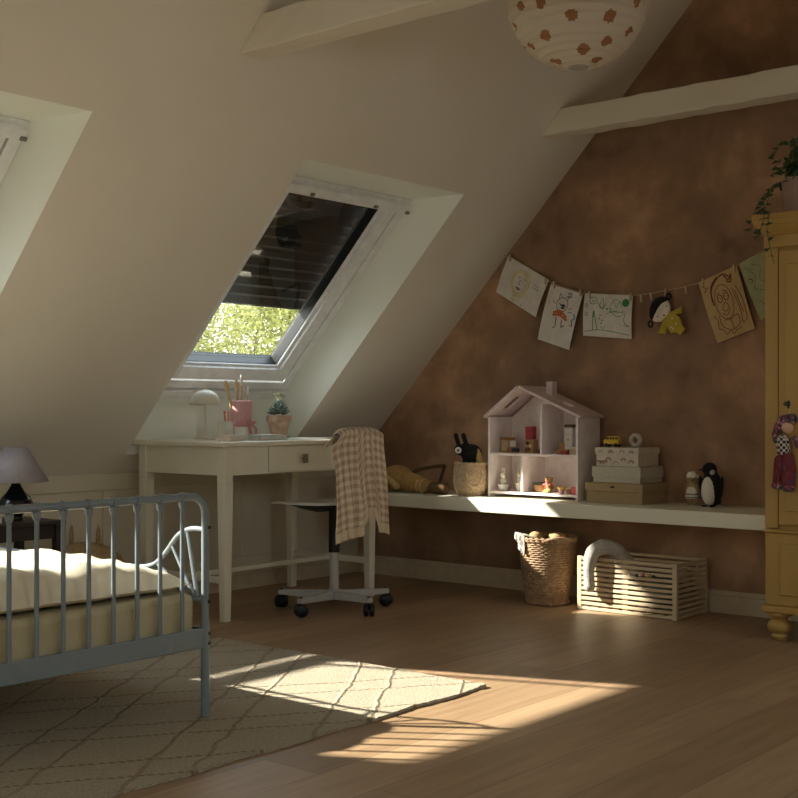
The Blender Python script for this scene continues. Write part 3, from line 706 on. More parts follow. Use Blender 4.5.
# things on the desk
t = thing('desk_lamp', 'small white mushroom lamp standing on the left of the cream desk', 'lamp', (3.90, 4.48, DZ))
b = B(); b.lathe([(.05, 0), (.05, .012), (.046, .015), (.006, .017)], (3.90, 4.48, DZ), 32); b.lathe([(.006, .015), (.005, .19)], (3.90, 4.48, DZ), 12); obj('lamp_stand', b, M['lampw'], t, smooth=True)
b = B(); b.lathe([(.068, .168), (.0695, .172), (.068, .19), (.06, .21), (.045, .226), (.025, .236), (.006, .24)], (3.90, 4.48, DZ), 36, caps=False); b.lathe([(.0, .24), (.006, .24), (.006, .247), (.0, .248)], (3.90, 4.48, DZ), 12, caps=False); obj('lamp_shade', b, M['lampw'], t, smooth=True, solid=.002)
t = thing('pencil_pot', 'pink fabric brush pot with a ribbon bow on the cream desk', 'pot', (4.10, 4.45, DZ))
b = B(); b.lathe([(.05, 0), (.054, .01), (.055, .1), (.056, .185), (.05, .19), (.048, .18), (.046, .02), (0, .02)], (4.10, 4.45, DZ), 36, caps=False); b.lathe([(0, .001), (.05, 0)], (4.1, 4.45, DZ), 36, caps=False); obj('fabric_pot', b, M['pink'], t, smooth=True)
b = B(); b.tube([(4.10 + .0575 * math.cos(a), 4.45 + .0575 * math.sin(a), DZ + .075) for a in [k * PI / 12 for k in range(24)]], .006, 8, closed=True)
rb = V((4.10 + .012, 4.45 - .058, DZ + .075))
for s_ in (-1, 1): b.ell(rb + V((.016 * s_, -.006 + .003 * s_, .006)), (.017, .006, .01), RY(-20 * s_)); b.tube(bez([rb, rb + V((.018 * s_ + .01, -.008, -.025)), rb + V((.012 * s_ + .016, -.005, -.06))], 5), .005, 8)
obj('ribbon', b, M['rose'], t, smooth=True)
brushes = [('wide paintbrush with pale bristles leaning left in the pink pot', (-.045, -.015), (-.105, .03, .285), .008, 'tan'), ('beige round-tipped stick standing second from left in the pink pot', (-.01, .01), (-.02, .02, .29), .0075, 'tan'),
           ('white-tipped brush, the tallest in the pink pot', (.012, 0), (.02, .015, .315), .006, 'ceramic'), ('thin pale brush leaning right in the pink pot', (.03, 0), (.068, .0, .26), .004, 'cream')]
for lab, (ox, oy), (tx, ty, tz), r, mm in brushes:
    p0 = V((4.10 + ox * .6, 4.45 + oy * .6, DZ + .024)); p1 = V((4.10 + tx * .75, 4.45 + ty * .75, DZ + tz))
    t = thing('paintbrush', lab, 'paintbrush', p0, 'brushes in the pink pot')
    q = p0 + (p1 - p0) * .82
    b = B(); b.tube([p0, q], [r * .7, r * .9], 10); obj('handle', b, M['tan'], t, smooth=True)
    b = B(); b.tube([q, q + (p1 - q) * .5, p1], [r, r * 1.5, r * .8], 10); obj('bristles', b, M[mm], t, smooth=True)
def cup(name, lab, c, r, h):
    b = B(); b.lathe([(0, 0), (r * .85, 0), (r, h * .3), (r, h), (r - .003, h), (r - .003, .006), (0, .006)], c, 28, caps=False)
    return one(name, lab, 'cup', c, b, M['ceramic'], 'small white cups on the desk', smooth=True)
cup('cup', 'narrow white cup holding three small pink sticks beside the pink pot', (3.915, 4.335, DZ), .024, .09)
cup('cup', 'short wide white cup standing empty in front of the pink pot', (3.925, 4.255, DZ), .032, .062)
for k, (ox, oy, mm, lab) in enumerate(((-.014, .004, 'pinkred', 'red-pink pencil leaning left in the narrow white cup'), (.0, 0, 'tan', 'beige pencil in the middle of the narrow white cup'), (.012, -.004, 'pink', 'light pink pencil leaning right in the narrow white cup'))):
    b = B(); p0 = V((3.915 + ox * .4, 4.335 + oy, DZ + .008)); b.tube([p0, p0 + V((ox * 1.2, -oy, .12))], .0042, 8); b.ell(p0 + V((ox * 1.2, -oy, .124)), .007)
    one('pencil', lab, 'pencil', p0, b, M[mm], 'pencils in the narrow white cup', smooth=True)
b = B(); b.cbox((3.82, 4.20, DZ + .015), (.075, .06, .03)); one('small_box', 'small cream box on the front of the desk by the white cups', 'box', (3.82, 4.2, DZ), b, M['cream'], bevel=.003)
b = B(); b.lathe([(.0075, 0), (.0075, .088), (.006, .09)], (3.712, 4.165, DZ), 14); one('candle', 'thin cream candle standing at the front left corner of the desk', 'candle', (3.712, 4.165, DZ), b, M['cream'], smooth=True)
t = thing('notebook', 'closed grey notebook lying in the middle of the cream desk', 'notebook', (4.07, 4.27, DZ))
b = B(); b.cbox((4.07, 4.27, DZ + .012), (.19, .15, .020), RZ(6)); obj('pages', b, M['paper'], t)
for z_ in (.0015, .0235): b = B(); b.cbox((4.07, 4.27, DZ + z_), (.20, .16, .0028), RZ(6)); obj('cover', b, M['steelgrey'], t, bevel=.001)
b = B(); b.cbox((4.35, 4.31, DZ + .0012), (.29, .2, .002), RZ(-8)); one('paper_sheet', 'white sheet of paper lying on the desk in front of the potted succulent', 'paper', (4.35, 4.31, DZ), b, M['paper'])
sx_, sy_ = 4.41, 4.50
t = thing('potted_succulent', 'dark succulent in a worn terracotta pot with saucer on the cream desk', 'plant', (sx_, sy_, DZ))
b = B(); b.lathe([(0, 0), (.05, 0), (.056, .012), (.053, .012), (.048, .005), (0, .005)], (sx_, sy_, DZ), 32, caps=False); obj('saucer', b, M['terra'], t, smooth=True)
b = B(); b.lathe([(0, .006), (.04, .006), (.056, .085), (.063, .085), (.065, .115), (.058, .115), (.054, .1), (0, .1)], (sx_, sy_, DZ), 32, caps=False); obj('pot', b, M['terra'], t, smooth=True)
b = B(); rnd = random.Random(11)
for k in range(60):
    a = k * 2.4; h = (k / 60); r = .046 * (1 - h * .75); el = 10 + 70 * h
    d = V((math.cos(a) * math.cos(math.radians(el)), math.sin(a) * math.cos(math.radians(el)), math.sin(math.radians(el))))
    c = V((sx_, sy_, DZ + .118 + h * .045)) + d * r * .85
    b.ell(c, (.025, .012, .006), d.to_track_quat('X', 'Z').to_matrix(), 8, 6)
obj('leaves', b, M['succ'], t, smooth=True)
b = B(); 
for k in range(4):
    a = k * 1.7; top = V((sx_ + .018 * math.cos(a), sy_ + .018 * math.sin(a), DZ + .215 + .012 * (k % 2))); b.tube([(sx_, sy_, DZ + .13), top], .0015, 6)
    for q in range(5): b.ell(top + V((rnd.uniform(-.012, .012), rnd.uniform(-.012, .012), rnd.uniform(-.008, .008))), (.008, .005, .003), seg=8, rings=6)
obj('flower_stems', b, M['greenpaper'], t, smooth=True)

# ------------------------------------------------------------------ swivel chair with blanket
CX, CY = 4.247, 3.963
t = thing('swivel_chair', 'white swivel chair with black gas lift and five castors at the desk', 'chair', (CX, CY, 0))
b = B(); b.lathe([(.03, .046), (.03, .094), (.022, .1), (.022, .3)], (CX, CY, 0), 24); obj('column', b, M['steelgrey'], t, smooth=True)
b = B(); b.lathe([(.026, .27), (.026, .46), (.03, .47)], (CX, CY, 0), 24); obj('gas_lift_cover', b, M['black'], t, smooth=True)
for k, (u, v) in enumerate(((297, 617), (280, 607), (338, 592), (390, 604), (370, 615))):
    a = math.radians(-28 + 72 * k); d = V((math.cos(a), math.sin(a), 0)); s_ = V((-d.y, d.x, 0)); c = V((CX, CY, 0))
    e = c + d * .275
    b = B(); p = [c + s_ * .022 + V((0, 0, .048)), c - s_ * .022 + V((0, 0, .048)), e - s_ * .013 + V((0, 0, .062)), e + s_ * .013 + V((0, 0, .062)),
                  c + s_ * .022 + V((0, 0, .092)), c - s_ * .022 + V((0, 0, .092)), e - s_ * .013 + V((0, 0, .084)), e + s_ * .013 + V((0, 0, .084))]
    b.hexa(p); ar = obj('base_arm', b, M['steelgrey'], t, bevel=.003)
    b = B(); ax = (s_ * .8 + d * .6).normalized(); w_ = e - d * .012 + V((0, 0, .0297))
    for q in (-1, 1):
        b.tube([w_ + ax * (.002 * q), w_ + ax * (.007 * q), w_ + ax * (.020 * q), w_ + ax * (.026 * q)], [.024, .0295, .0295, .022], 20)
    b.tube([w_ + V((0, 0, .0)), w_ + V((0, 0, .06))], .007, 8); obj('castor', b, M['black'], ar, smooth=True)
# seat
b = B(); sc = V((CX - .075, CY + .02, .51))
def seat(zo, sc_=1.0):
    def fn(u, v):
        a = 2 * PI * u; r = v; ca, sa = math.cos(a), math.sin(a); q = (abs(ca) ** 3 + abs(sa) ** 3) ** (-1 / 3)
        x = .205 * r * q * ca * sc_; y = .20 * r * q * sa * sc_
        return (sc.x + x, sc.y + y, sc.z + zo + .04 * (abs(y) / .2) ** 2 * .0 + .010 * (r ** 3) - (.022 * max(0, y / .2) ** 3))
    return fn
b.grid(seat(0), 48, 12); b.grid(seat(-.011), 48, 12)
b.grid(lambda u, v: tuple(V(seat(0)(u, 1)) + V((0, 0, -.011 * v))), 48, 1)
obj('seat', b, M['ply'], t, smooth=True)
b = B(); b.lathe([(.03, -.045), (.09, -.03), (.14, -.014), (.145, -.006)], sc, 28); obj('seat_plate', b, M['black'], t, smooth=True)
b = B(); bt = bez([(CX, CY - .03, .478), (CX, CY - .17, .47), (CX, CY - .235, .53), (CX, CY - .235, .66)], 8); b.tube(bt, .014, 10); obj('back_bracket', b, M['black'], t, smooth=True)
b = B(); b.grid(lambda u, v: (CX - .195 + .235 * u, CY - .215 - .025 * (1 - (2 * u - 1) ** 2), .6 + .235 * v), 12, 8); obj('backrest', b, M['ply'], t, smooth=True, solid=.012, bevel=.003)
# blanket / knitted cardigan thrown over the backrest
uvs = []; NU, NV = 72, 80
def hemz(u):
    def st(a, b_, x): x = max(0, min(1, (x - a) / (b_ - a))); return x * x * (3 - 2 * x)
    z = .368 + .085 * st(.42, .60, u) - .072 * st(.70, .76, u)
    return z
ztop = .855
def cloth(u, v):
    x = CX - .262 + .322 * u; zh = hemz(u); back = .05
    Ltot = (ztop - zh) + .045 + back
    d = v * Ltot                                # from the hem on the camera side, up over the top
    yc = CY - .228
    if d < ztop - zh - .02: y = yc - .026 ; z = zh + d
    elif d < ztop - zh - .02 + .07:
        a = (d - (ztop - zh - .02)) / .07 * PI; y = yc - .026 * math.cos(a) ; z = ztop - .02 + .024 * math.sin(a)
    else: y = yc + .026; z = ztop - .02 - (d - (ztop - zh - .02) - .07)
    y0 = y; front = d < (ztop - zh)
    hang_ = max(0, min(1, (.80 - z) / .3))
    fold = .016 * math.sin(u * 19 + 1.2 + z * 4) + .008 * math.sin(u * 43 + z * 9)
    y += (-abs(fold) - .004 if front else abs(fold)) * hang_ - (0.01 * hang_ if front else 0)
    edge = 0
    if u < .3: x += -.022 * hang_ * (1 - u / .3) * (1 if z < .7 else 0.5)
    if u < .3: x += -.022 * math.exp(-((z - .77) / .05) ** 2) * (1 - u / .3) + .004 * hang_
    if u > .6: x += (.045 * (u - .6) / .4) * hang_; y += .03 * (u - .7) / .3 * hang_
    if u < .35 and z > .8: x += .035 * (1 - u / .35) * min(1, (z - .8) / .04)
    z -= .022 * (abs(2 * u - 1) ** 4)
    uvs.append((.33 * u + .004 * math.sin(z * 12), d))
    return (x, y, z)
b = B(); b.grid(cloth, NU, NV)
one_ = one('gingham_blanket', 'beige and cream gingham knit blanket thrown over the back of the swivel chair', 'blanket', (CX, CY - .22, .6), b, M['gingham'], smooth=True, uv=uvs, solid=.006, flipfix=False)

# ------------------------------------------------------------------ on the floor under the shelf
# wicker bin
bx, by = 5.045, 3.29
t = thing('wicker_basket', 'tall round wicker basket full of toys on the floor under the shelf', 'basket', (bx, by, 0))
prof = [(.096, 0), (.104, .06), (.118, .15), (.13, .24), (.138, .31)]
b = woven(prof, (bx, by, 0), 30, 26, .0042); b.lathe([(0, .004), (.098, .004)], (bx, by, 0), 32, caps=False); obj('woven_body', b, M['wicker'], t, smooth=True, solid=.004, flipfix=False)
for z, r in ((.312, .142), (.322, .143), (.012, .101)):
    b = B(); n = 120; b.tube([(bx + (r + .003 * math.sin(k * 2 * PI * 30 / n)) * math.cos(2 * PI * k / n), by + (r + .003 * math.sin(k * 2 * PI * 30 / n)) * math.sin(2 * PI * k / n), z + .003 * math.cos(k * 2 * PI * 30 / n)) for k in range(n)], .0065, 8, closed=True); obj('braided_rim', b, M['wicker'], t, smooth=True)
for s_ in (-1, 1):
    b = B()
    a0_ = .95 + (PI if s_ > 0 else 0); pts = []
    for k in range(9): a = a0_ + (k - 4) * .12; pts.append((bx + .15 * math.cos(a), by + .15 * math.sin(a), .315 + .014 * math.sin(k * PI / 8)))
    b.tube(pts, .007, 8); obj('handle', b, M['wicker'], t, smooth=True)
def cloth_over(name, lab, c, rad, angs, z_in, z_rim, z_out, m, cat, seed=1, wf=.5):
    rnd = random.Random(seed); a0_, a1_ = angs
    def fn(u, v):
        a = a0_ + (a1_ - a0_) * u
        if v < .5: r = rad - .07 + .082 * (v * 2); z = z_in + (z_rim - z_in) * math.sin(v * PI)
        else: r = rad + .012 + .006 * math.sin(u * 18); z = z_rim - (z_rim - z_out(u)) * (v * 2 - 1)
        return (c[0] + r * math.cos(a), c[1] + r * math.sin(a), z + .005 * math.sin(u * 15 + v * 9) * (1 if v < .6 else 0))
    b = B(); b.grid(fn, 28, 20); return one(name, lab, cat, (c[0] + (rad) * math.cos((a0_ + a1_) / 2), c[1] + rad * math.sin((a0_ + a1_) / 2), z_rim), b, m, smooth=True, solid=.003, flipfix=False)
M['stripe'] = mat('patterned_cotton', (226, 214, 196), 0.9, (84, 78, 74), 60, detail=1)
cloth_over('cloth', 'patterned cotton cloth hanging over the left rim of the wicker basket', (bx, by), .142, (1.9, 2.9), .315, .338, lambda u: .315 - .075 * max(0, u - .45) * 1.8, M['stripe'], 'cloth')
b = B(); b.ell((bx - .05, by + .035, .32), (.036, .036, .032)); one('soft_ball', 'tan soft ball at the left in the wicker basket', 'ball', (bx - .05, by + .035, .29), b, M['bearfab'], smooth=True)
b = B(); b.ell((bx - .03, by - .075, .325), (.034, .034, .03)); b.ell((bx - .045, by - .05, .335), .012); b.ell((bx - .02, by - .1, .335), .012)
one('teddy_head', 'brown plush toy peeking out at the right of the wicker basket', 'soft toy', (bx - .03, by - .08, .30), b, M['bearfab'], remesh=.004)
b = B(); b.ell((bx, by, .26), (.105, .105, .035)); one('toy_bundle', 'brown soft blanket filling the wicker basket below the toys', 'blanket', (bx, by, .23), b, M['mustdark'], smooth=True)

# slatted crate
kx0, kx1, ky0, ky1, kh = 4.985, 5.295, 2.57, 3.085, .252
t = thing('slatted_crate', 'pale wooden slatted crate with a grey soft toy draped over it on the floor', 'crate', ((kx0 + kx1) / 2, (ky0 + ky1) / 2, 0))
for x in (kx0, kx1):
    for y in (ky0, ky1):
        b = B(); sxn = 1 if x == kx0 else -1; syn = 1 if y == ky0 else -1
        b.cbox((x + sxn * .011, y + syn * .011, kh / 2), (.022, .022, kh)); obj('corner_post', b, M['pine'], t, bevel=.002)
ns = 11
for i in range(ns):
    z = .010 + i * (kh - .019) / (ns - 1)
    for x in (kx0 + .001, kx1 - .001):
        sg = 1 if x < 5.1 else -1
        b = B(); b.cbox((x + sg * .005, (ky0 + ky1) / 2, z), (.009, ky1 - ky0 - .04, .0135)); obj('long_slat', b, M['pine'], t, bevel=.001)
    for y in (ky0 + .001, ky1 - .001):
        sg = 1 if y < 2.8 else -1; b = B()
        if i in (9,) :
            b.cbox((kx0 + .06, y + sg * .005, z), (.08, .009, .0135)); obj('end_slat', b, M['pine'], t, bevel=.001)
            b = B(); b.cbox((kx1 - .06, y + sg * .005, z), (.08, .009, .0135))
        else: b.cbox(((kx0 + kx1) / 2, y + sg * .005, z), (kx1 - kx0 - .04, .009, .0135))
        obj('end_slat', b, M['pine'], t, bevel=.001)
b = B()
for k in range(9): y = ky0 + .03 + k * (ky1 - ky0 - .06) / 8; b.box(kx0 + .01, kx1 - .01, y - .018, y + .018, .012, .02)
obj('bottom_board', b, M['pine'], t)
b = B(); b.box(kx0 + .009, kx0 + .016, 2.82, 2.85, .012, kh - .01); obj('centre_batten', b, M['pine'], t)
# grey plush hanging over crate
b = B(); pl = bez([(kx0 + .13, 2.85, .17), (kx0 + .085, 2.88, .25), (kx0 + .03, 2.925, .298), (kx0 - .02, 2.975, .29), (kx0 - .038, 2.995, .22), (kx0 - .038, 2.995, .12)], 6)
for i, p in enumerate(pl): b.ell(p, .030 + .004 * math.sin(i * .4) + (.010 if 8 < i < 16 else 0), seg=12, rings=8)
one('plush_elephant', 'grey long-limbed plush toy draped over the left corner of the slatted crate', 'soft toy', (kx0 + .05, 3.0, .25), b, M['greyplush'], remesh=.006)
b = B(); b.ell((5.15, 2.72, .10), (.10, .11, .075)); one('cushion', 'dull grey cushion lying inside the slatted crate', 'cushion', (5.15, 2.72, .03), b, M['grey'], smooth=True)
t = thing('bead_string', 'short string of coloured beads hung through the slats of the crate front', 'beads', (kx0 - .008, 2.74, .18))
for k in range(6):
    b = B(); b.ell((kx0 - .008, 2.765 - .017 * k, .195 - .004 * abs(k - 2) + (.006 if k > 3 else 0)), .0075, seg=10, rings=6); obj('bead', b, M[('green', 'cream', 'pinkred', 'cream', 'yellow', 'green')[k]], t, smooth=True)

# ------------------------------------------------------------------ on the shelf
# lying mustard plush
t = thing('plush_dog', 'long mustard plush animal lying on the left end of the shelf', 'soft toy', (5.06, 4.2, ZS))
b = B()
for p, r in (((5.05, 4.36, .548), (.055, .075, .048)), ((5.05, 4.25, .574), (.07, .11, .07)), ((5.05, 4.14, .555), (.055, .08, .052)), ((5.045, 4.05, .54), (.045, .07, .038))): b.ell(p, r)
obj('body', b, M['mustfab'], t, remesh=.006)
b = B(); b.ell((5.04, 4.43, .55), (.04, .045, .045)); b.ell((5.0, 4.42, .535), (.03, .04, .03)); obj('head', b, M['mustdark'], t, remesh=.005)
b = B(); b.ell((4.985, 4.425, .585), (.022, .045, .022)); obj('ear', b, M['cream'], t, smooth=True)
b = B(); pp = bez([(4.99, 4.42, .55), (4.985, 4.36, .58), (4.985, 4.27, .575), (4.985, 4.20, .535)], 6)
for i, p in enumerate(pp): b.ell(p, .019, seg=10, rings=8)
obj('arm', b, M['mustpale'], t, remesh=.005)
b = B(); b.lathe([(.036, -.012), (.041, 0), (.036, .012)], (5.04, 4.055, .54), 24, M=RX(90)); b.lathe([(.036, -.010), (.041, 0), (.036, .010)], (5.043, 4.085, .542), 24, M=RX(90)); obj('striped_sock', b, M['mustpale'], t, smooth=True)
b = B(); pp = bez([(5.04, 4.04, .54), (5.04, 3.98, .532), (5.05, 3.93, .532)], 6)
for i, p in enumerate(pp): b.ell(p, .031, seg=10, rings=8)
obj('leg', b, M['mustdark'], t, remesh=.005)
# brown angled handle thing behind
b = B(); b.tube(bez([(5.17, 4.30, .57), (5.2, 4.22, .615), (5.22, 4.12, .635), (5.22, 4.06, .64)], 6), .010, 8); b.tube([(5.22, 4.06, .64), (5.2, 4.09, .52)], .009, 8); b.tube([(5.17, 4.30, .57), (5.17, 4.31, .508)], .009, 8)
one('wooden_toy_frame', 'bent brown wooden toy frame standing behind the mustard plush on the shelf', 'toy', (5.2, 4.15, .503), b, M['mustdark'], smooth=True)
# shelf basket with black plush
qx, qy = 5.09, 3.782
t = thing('shelf_basket', 'small round pale wicker basket on the shelf left of the dollhouse', 'basket', (qx, qy, ZS))
b = woven([(.06, 0), (.082, .03), (.092, .075), (.09, .12), (.082, .165)], (qx, qy, ZS), 16, 22, .0035); b.lathe([(0, .002), (.062, .002)], (qx, qy, ZS), 24, caps=False); obj('woven_body', b, M['wickpale'], t, smooth=True, solid=.003, flipfix=False)
b = B(); a0_ = -2.35
b.tube([(qx + .096 * math.cos(a0_ + .45 * math.cos(k * PI / 10 - PI)), qy + .096 * math.sin(a0_ + .45 * math.cos(k * PI / 10 - PI)), ZS + .135 - .085 * math.sin(k * PI / 10)) for k in range(11)], .006, 8); obj('handle', b, M['wickpale'], t, smooth=True)
b = B(); n = 80; b.tube([(qx + .085 * math.cos(2 * PI * k / n), qy + .085 * math.sin(2 * PI * k / n), ZS + .167 + .002 * math.cos(k * PI / 2)) for k in range(n)], .006, 8, closed=True); obj('braided_rim', b, M['wickpale'], t, smooth=True)
t = thing('plush_donkey', 'black long-eared plush animal with a big round eye sitting in the shelf basket', 'soft toy', (qx, qy + .02, ZS + .02))
b = B(); b.ell((qx, qy + .01, ZS + .11), (.062, .062, .085)); b.ell((qx + .0, qy + .0, ZS + .21), (.05, .058, .055)); b.ell((qx - .03, qy + .05, ZS + .235), (.03, .035, .03))
for dy, dz in ((.085, .0), (.035, .01)):
    p0 = V((qx - .02, qy + dy - .02, ZS + .25)); pp = [p0, p0 + V((-.003, .012, .035)), p0 + V((-.005, .02, .06))]
    for i, p in enumerate(bez(pp, 4)): b.ell(p, .013, seg=10, rings=6)
obj('body', b, M['blackfur'], t, remesh=.005)
b = B(); ed_ = V((-.78, -.5, .15)).normalized(); ec = V((qx - .055, qy + .045, ZS + .232)); b.lathe([(0.0, .004), (.016, .003), (.017, 0)], ec + ed_ * .006, 20, M=ed_.to_track_quat('Z', 'Y').to_matrix(), caps=False)
ew = obj('eye', b, M['cream'], t, smooth=True); b = B(); b.ell(ec + ed_ * .010, (.006, .006, .003), ed_.to_track_quat('Z', 'Y').to_matrix()); obj('pupil', b, M['black'], ew, smooth=True)
b = B(); b.ell((qx - .005, qy - .052, ZS + .19), (.02, .016, .055), RX(-12)); one('corn_plush', 'yellow plush corner of a toy sticking up at the right of the shelf basket', 'soft toy', (qx, qy - .05, ZS + .15), b, M['mustpale'], smooth=True)

# dollhouse
hx0, hx1, hy0, hy1 = 5.08, 5.285, 3.14, 3.672; ry = 3.478; ze = .905; zr_ = 1.05; tk = .012
t = thing('dollhouse', 'open-fronted pale pink wooden dollhouse with mauve roof and chimney on the shelf', 'dollhouse', ((hx0 + hx1) / 2, 3.41, ZS))
for y in (hy0, hy1 - tk): b = B(); b.box(hx0, hx1, y, y + tk, ZS + .001, ze); obj('side_wall', b, M['dollw'], t, bevel=.001)
b = B(); b.prism([(hx1 - .006, hy0 + tk, ZS + .02), (hx1 - .006, hy1 - tk, ZS + .02), (hx1 - .006, hy1 - tk, ze), (hx1 - .006, ry, zr_ - .005), (hx1 - .006, hy0 + tk, ze)], (.005, 0, 0)); obj('back_panel', b, M['dollw'], t)
for z in (ZS + .018, .711): b = B(); b.box(hx0 + .002, hx1 - .006, hy0 + tk, hy1 - tk, z, z + tk); obj('floor_board', b, M['dollw'], t, bevel=.001)
b = B(); b.box(hx0 + .001, hx1 - .006, 3.346, 3.358, .723, .968); obj('partition', b, M['dollw'], t)
b = B(); b.box(hx0 + .001, hx1 - .006, 3.459, 3.471, ZS + .03, .711); obj('partition', b, M['dollw'], t)
def roof(ya, yb, za, zb, hole):
    # panel from the ridge (ya,za) to the eave (yb,zb) with a skylight hole; x from hx0-.02
    b = B(); X0, X1 = hx0 - .018, hx1 + .005; n = V((0, -(zb - za), yb - ya)).normalized(); n = n if n.z > 0 else -n; th = .012
    def P(x, s, k): return V((x, ya + (yb - ya) * s, za + (zb - za) * s)) + n * (k * th)
    xs = [X0, X0 + .075, X0 + .135, X1]; ss = [0, hole[0], hole[1], 1]
    for i in range(3):
        for j in range(3):
            if i == 1 and j == 1: continue
            b.hexa([P(xs[i], ss[j], 0), P(xs[i + 1], ss[j], 0), P(xs[i + 1], ss[j + 1], 0), P(xs[i], ss[j + 1], 0), P(xs[i], ss[j], 1), P(xs[i + 1], ss[j], 1), P(xs[i + 1], ss[j + 1], 1), P(xs[i], ss[j + 1], 1)])
    return b
obj('roof_panel', roof(ry, hy1 + .012, zr_, ze - .006, (.28, .72)), M['dollroof'], t)
obj('roof_panel', roof(ry, hy0 - .02, zr_, ze - .005, (.5, .7)), M['dollroof'], t)
b = B(); b.box(5.18, 5.222, 3.35, 3.385, 1.0, 1.082); obj('chimney', b, M['dollroof'], t)
# toys inside the dollhouse
F1, F2 = ZS + .0305, .7235
def mini(name, lab, cat, loc, parts, group='dollhouse miniatures'):
    t = thing(name, lab, cat, loc, group)
    for nm, b, m, *k in parts: obj(nm, b, m, t, **(k[0] if k else {}))
    return t
def bx_(c, s, M_=None): return B().cbox(c, s, M_)
mini('toy_cupboard', 'tiny wooden cupboard upstairs at the left of the dollhouse', 'toy cupboard', (5.19, 3.626, F2), [
    ('cabinet', bx_((5.19, 3.626, F2 + .035), (.05, .055, .07)), M['toywood']), ('top_board', bx_((5.19, 3.626, F2 + .073), (.056, .062, .006)), M['toywood']), ('door', bx_((5.163, 3.626, F2 + .035), (.004, .04, .055)), M['pine'])])
mini('toy_chair', 'tiny white-backed chair beside the wooden cupboard in the dollhouse', 'toy chair', (5.15, 3.577, F2), [
    ('seat', bx_((5.15, 3.577, F2 + .022), (.034, .034, .005)), M['toywood']), ('backrest', bx_((5.165, 3.577, F2 + .045), (.004, .036, .032)), M['cream']),
    ('leg', bx_((5.137, 3.591, F2 + .01), (.005, .005, .02)), M['toywood']), ('leg', bx_((5.137, 3.563, F2 + .01), (.005, .005, .02)), M['toywood']), ('leg', bx_((5.163, 3.591, F2 + .01), (.005, .005, .02)), M['toywood']), ('leg', bx_((5.163, 3.563, F2 + .01), (.005, .005, .02)), M['toywood'])])
mini('toy_bed', 'tiny navy stool upstairs in the middle of the dollhouse room', 'toy stool', (5.12, 3.53, F2), [('cushion', bx_((5.12, 3.53, F2 + .014), (.03, .034, .018)), M['navy'], dict(bevel=.004)), ('base', bx_((5.12, 3.53, F2 + .003), (.024, .028, .006)), M['toywood'])])
mini('toy_stove', 'tiny wooden stove with round dials in the upper left dollhouse room', 'toy stove', (5.18, 3.475, F2), [
    ('oven', bx_((5.18, 3.475, F2 + .033), (.045, .056, .066)), M['toywood'], dict(bevel=.002)), ('dial', B().lathe([(.009, 0), (.009, .004)], (5.157, 3.482, F2 + .05), 12, M=RY(-90)), M['black']), ('dial', B().lathe([(.007, 0), (.007, .004)], (5.157, 3.465, F2 + .035), 12, M=RY(-90)), M['cream']), ('oven_door', bx_((5.156, 3.482, F2 + .018), (.003, .03, .018)), M['mustdark'])])
mini('toy_case', 'tiny red box standing on top of the dollhouse stove', 'toy box', (5.18, 3.478, F2 + .067), [('box_body', bx_((5.18, 3.478, F2 + .1), (.036, .046, .065)), M['red'], dict(bevel=.003)), ('strap', bx_((5.161, 3.478, F2 + .112), (.002, .04, .004)), M['wine'])])
mini('toy_kettle', 'tiny black jug on the upper floor by the dollhouse partition', 'toy jug', (5.115, 3.375, F2), [('jug', B().lathe([(.012, 0), (.013, .014), (.008, .024), (.01, .03)], (5.115, 3.375, F2), 14), M['black'], dict(smooth=True)), ('handle', B().tube([(5.115, 3.362, F2 + .022), (5.115, 3.356, F2 + .014), (5.115, 3.363, F2 + .006)], .002, 6), M['black'])])
mini('toy_fridge', 'tiny tall white cupboard with red top in the right upstairs room', 'toy cupboard', (5.17, 3.243, F2), [
    ('cabinet', bx_((5.18, 3.243, F2 + .065), (.045, .046, .13)), M['ceramic'], dict(bevel=.003)), ('top', bx_((5.18, 3.243, F2 + .138), (.042, .05, .014)), M['mustdark'], dict(bevel=.003)), ('knob', B().ell((5.155, 3.243, F2 + .07), .003), M['black'])])
mini('toy_table', 'tiny wooden table with red seat in the right upstairs dollhouse room', 'toy table', (5.13, 3.24, F2), [('tabletop', bx_((5.12, 3.235, F2 + .022), (.03, .04, .005)), M['toywood']), ('cushion', bx_((5.12, 3.235, F2 + .01), (.024, .028, .018)), M['red'])])
mini('toy_armchair', 'tiny high-backed wooden armchair left of the white cupboard in the dollhouse', 'toy chair', (5.15, 3.285, F2), [('seat', bx_((5.15, 3.285, F2 + .012), (.034, .032, .024)), M['toywood'], dict(bevel=.003)), ('backrest', bx_((5.165, 3.285, F2 + .035), (.006, .032, .04)), M['toywood'], dict(bevel=.002))])
mini('toy_crib', 'tiny wooden box seat right of the white cupboard in the dollhouse', 'toy seat', (5.13, 3.187, F2), [('seat', bx_((5.13, 3.187, F2 + .015), (.034, .030, .03)), M['pine'], dict(bevel=.003)), ('cushion', bx_((5.13, 3.187, F2 + .033), (.03, .026, .007)), M['cream'], dict(bevel=.002))])
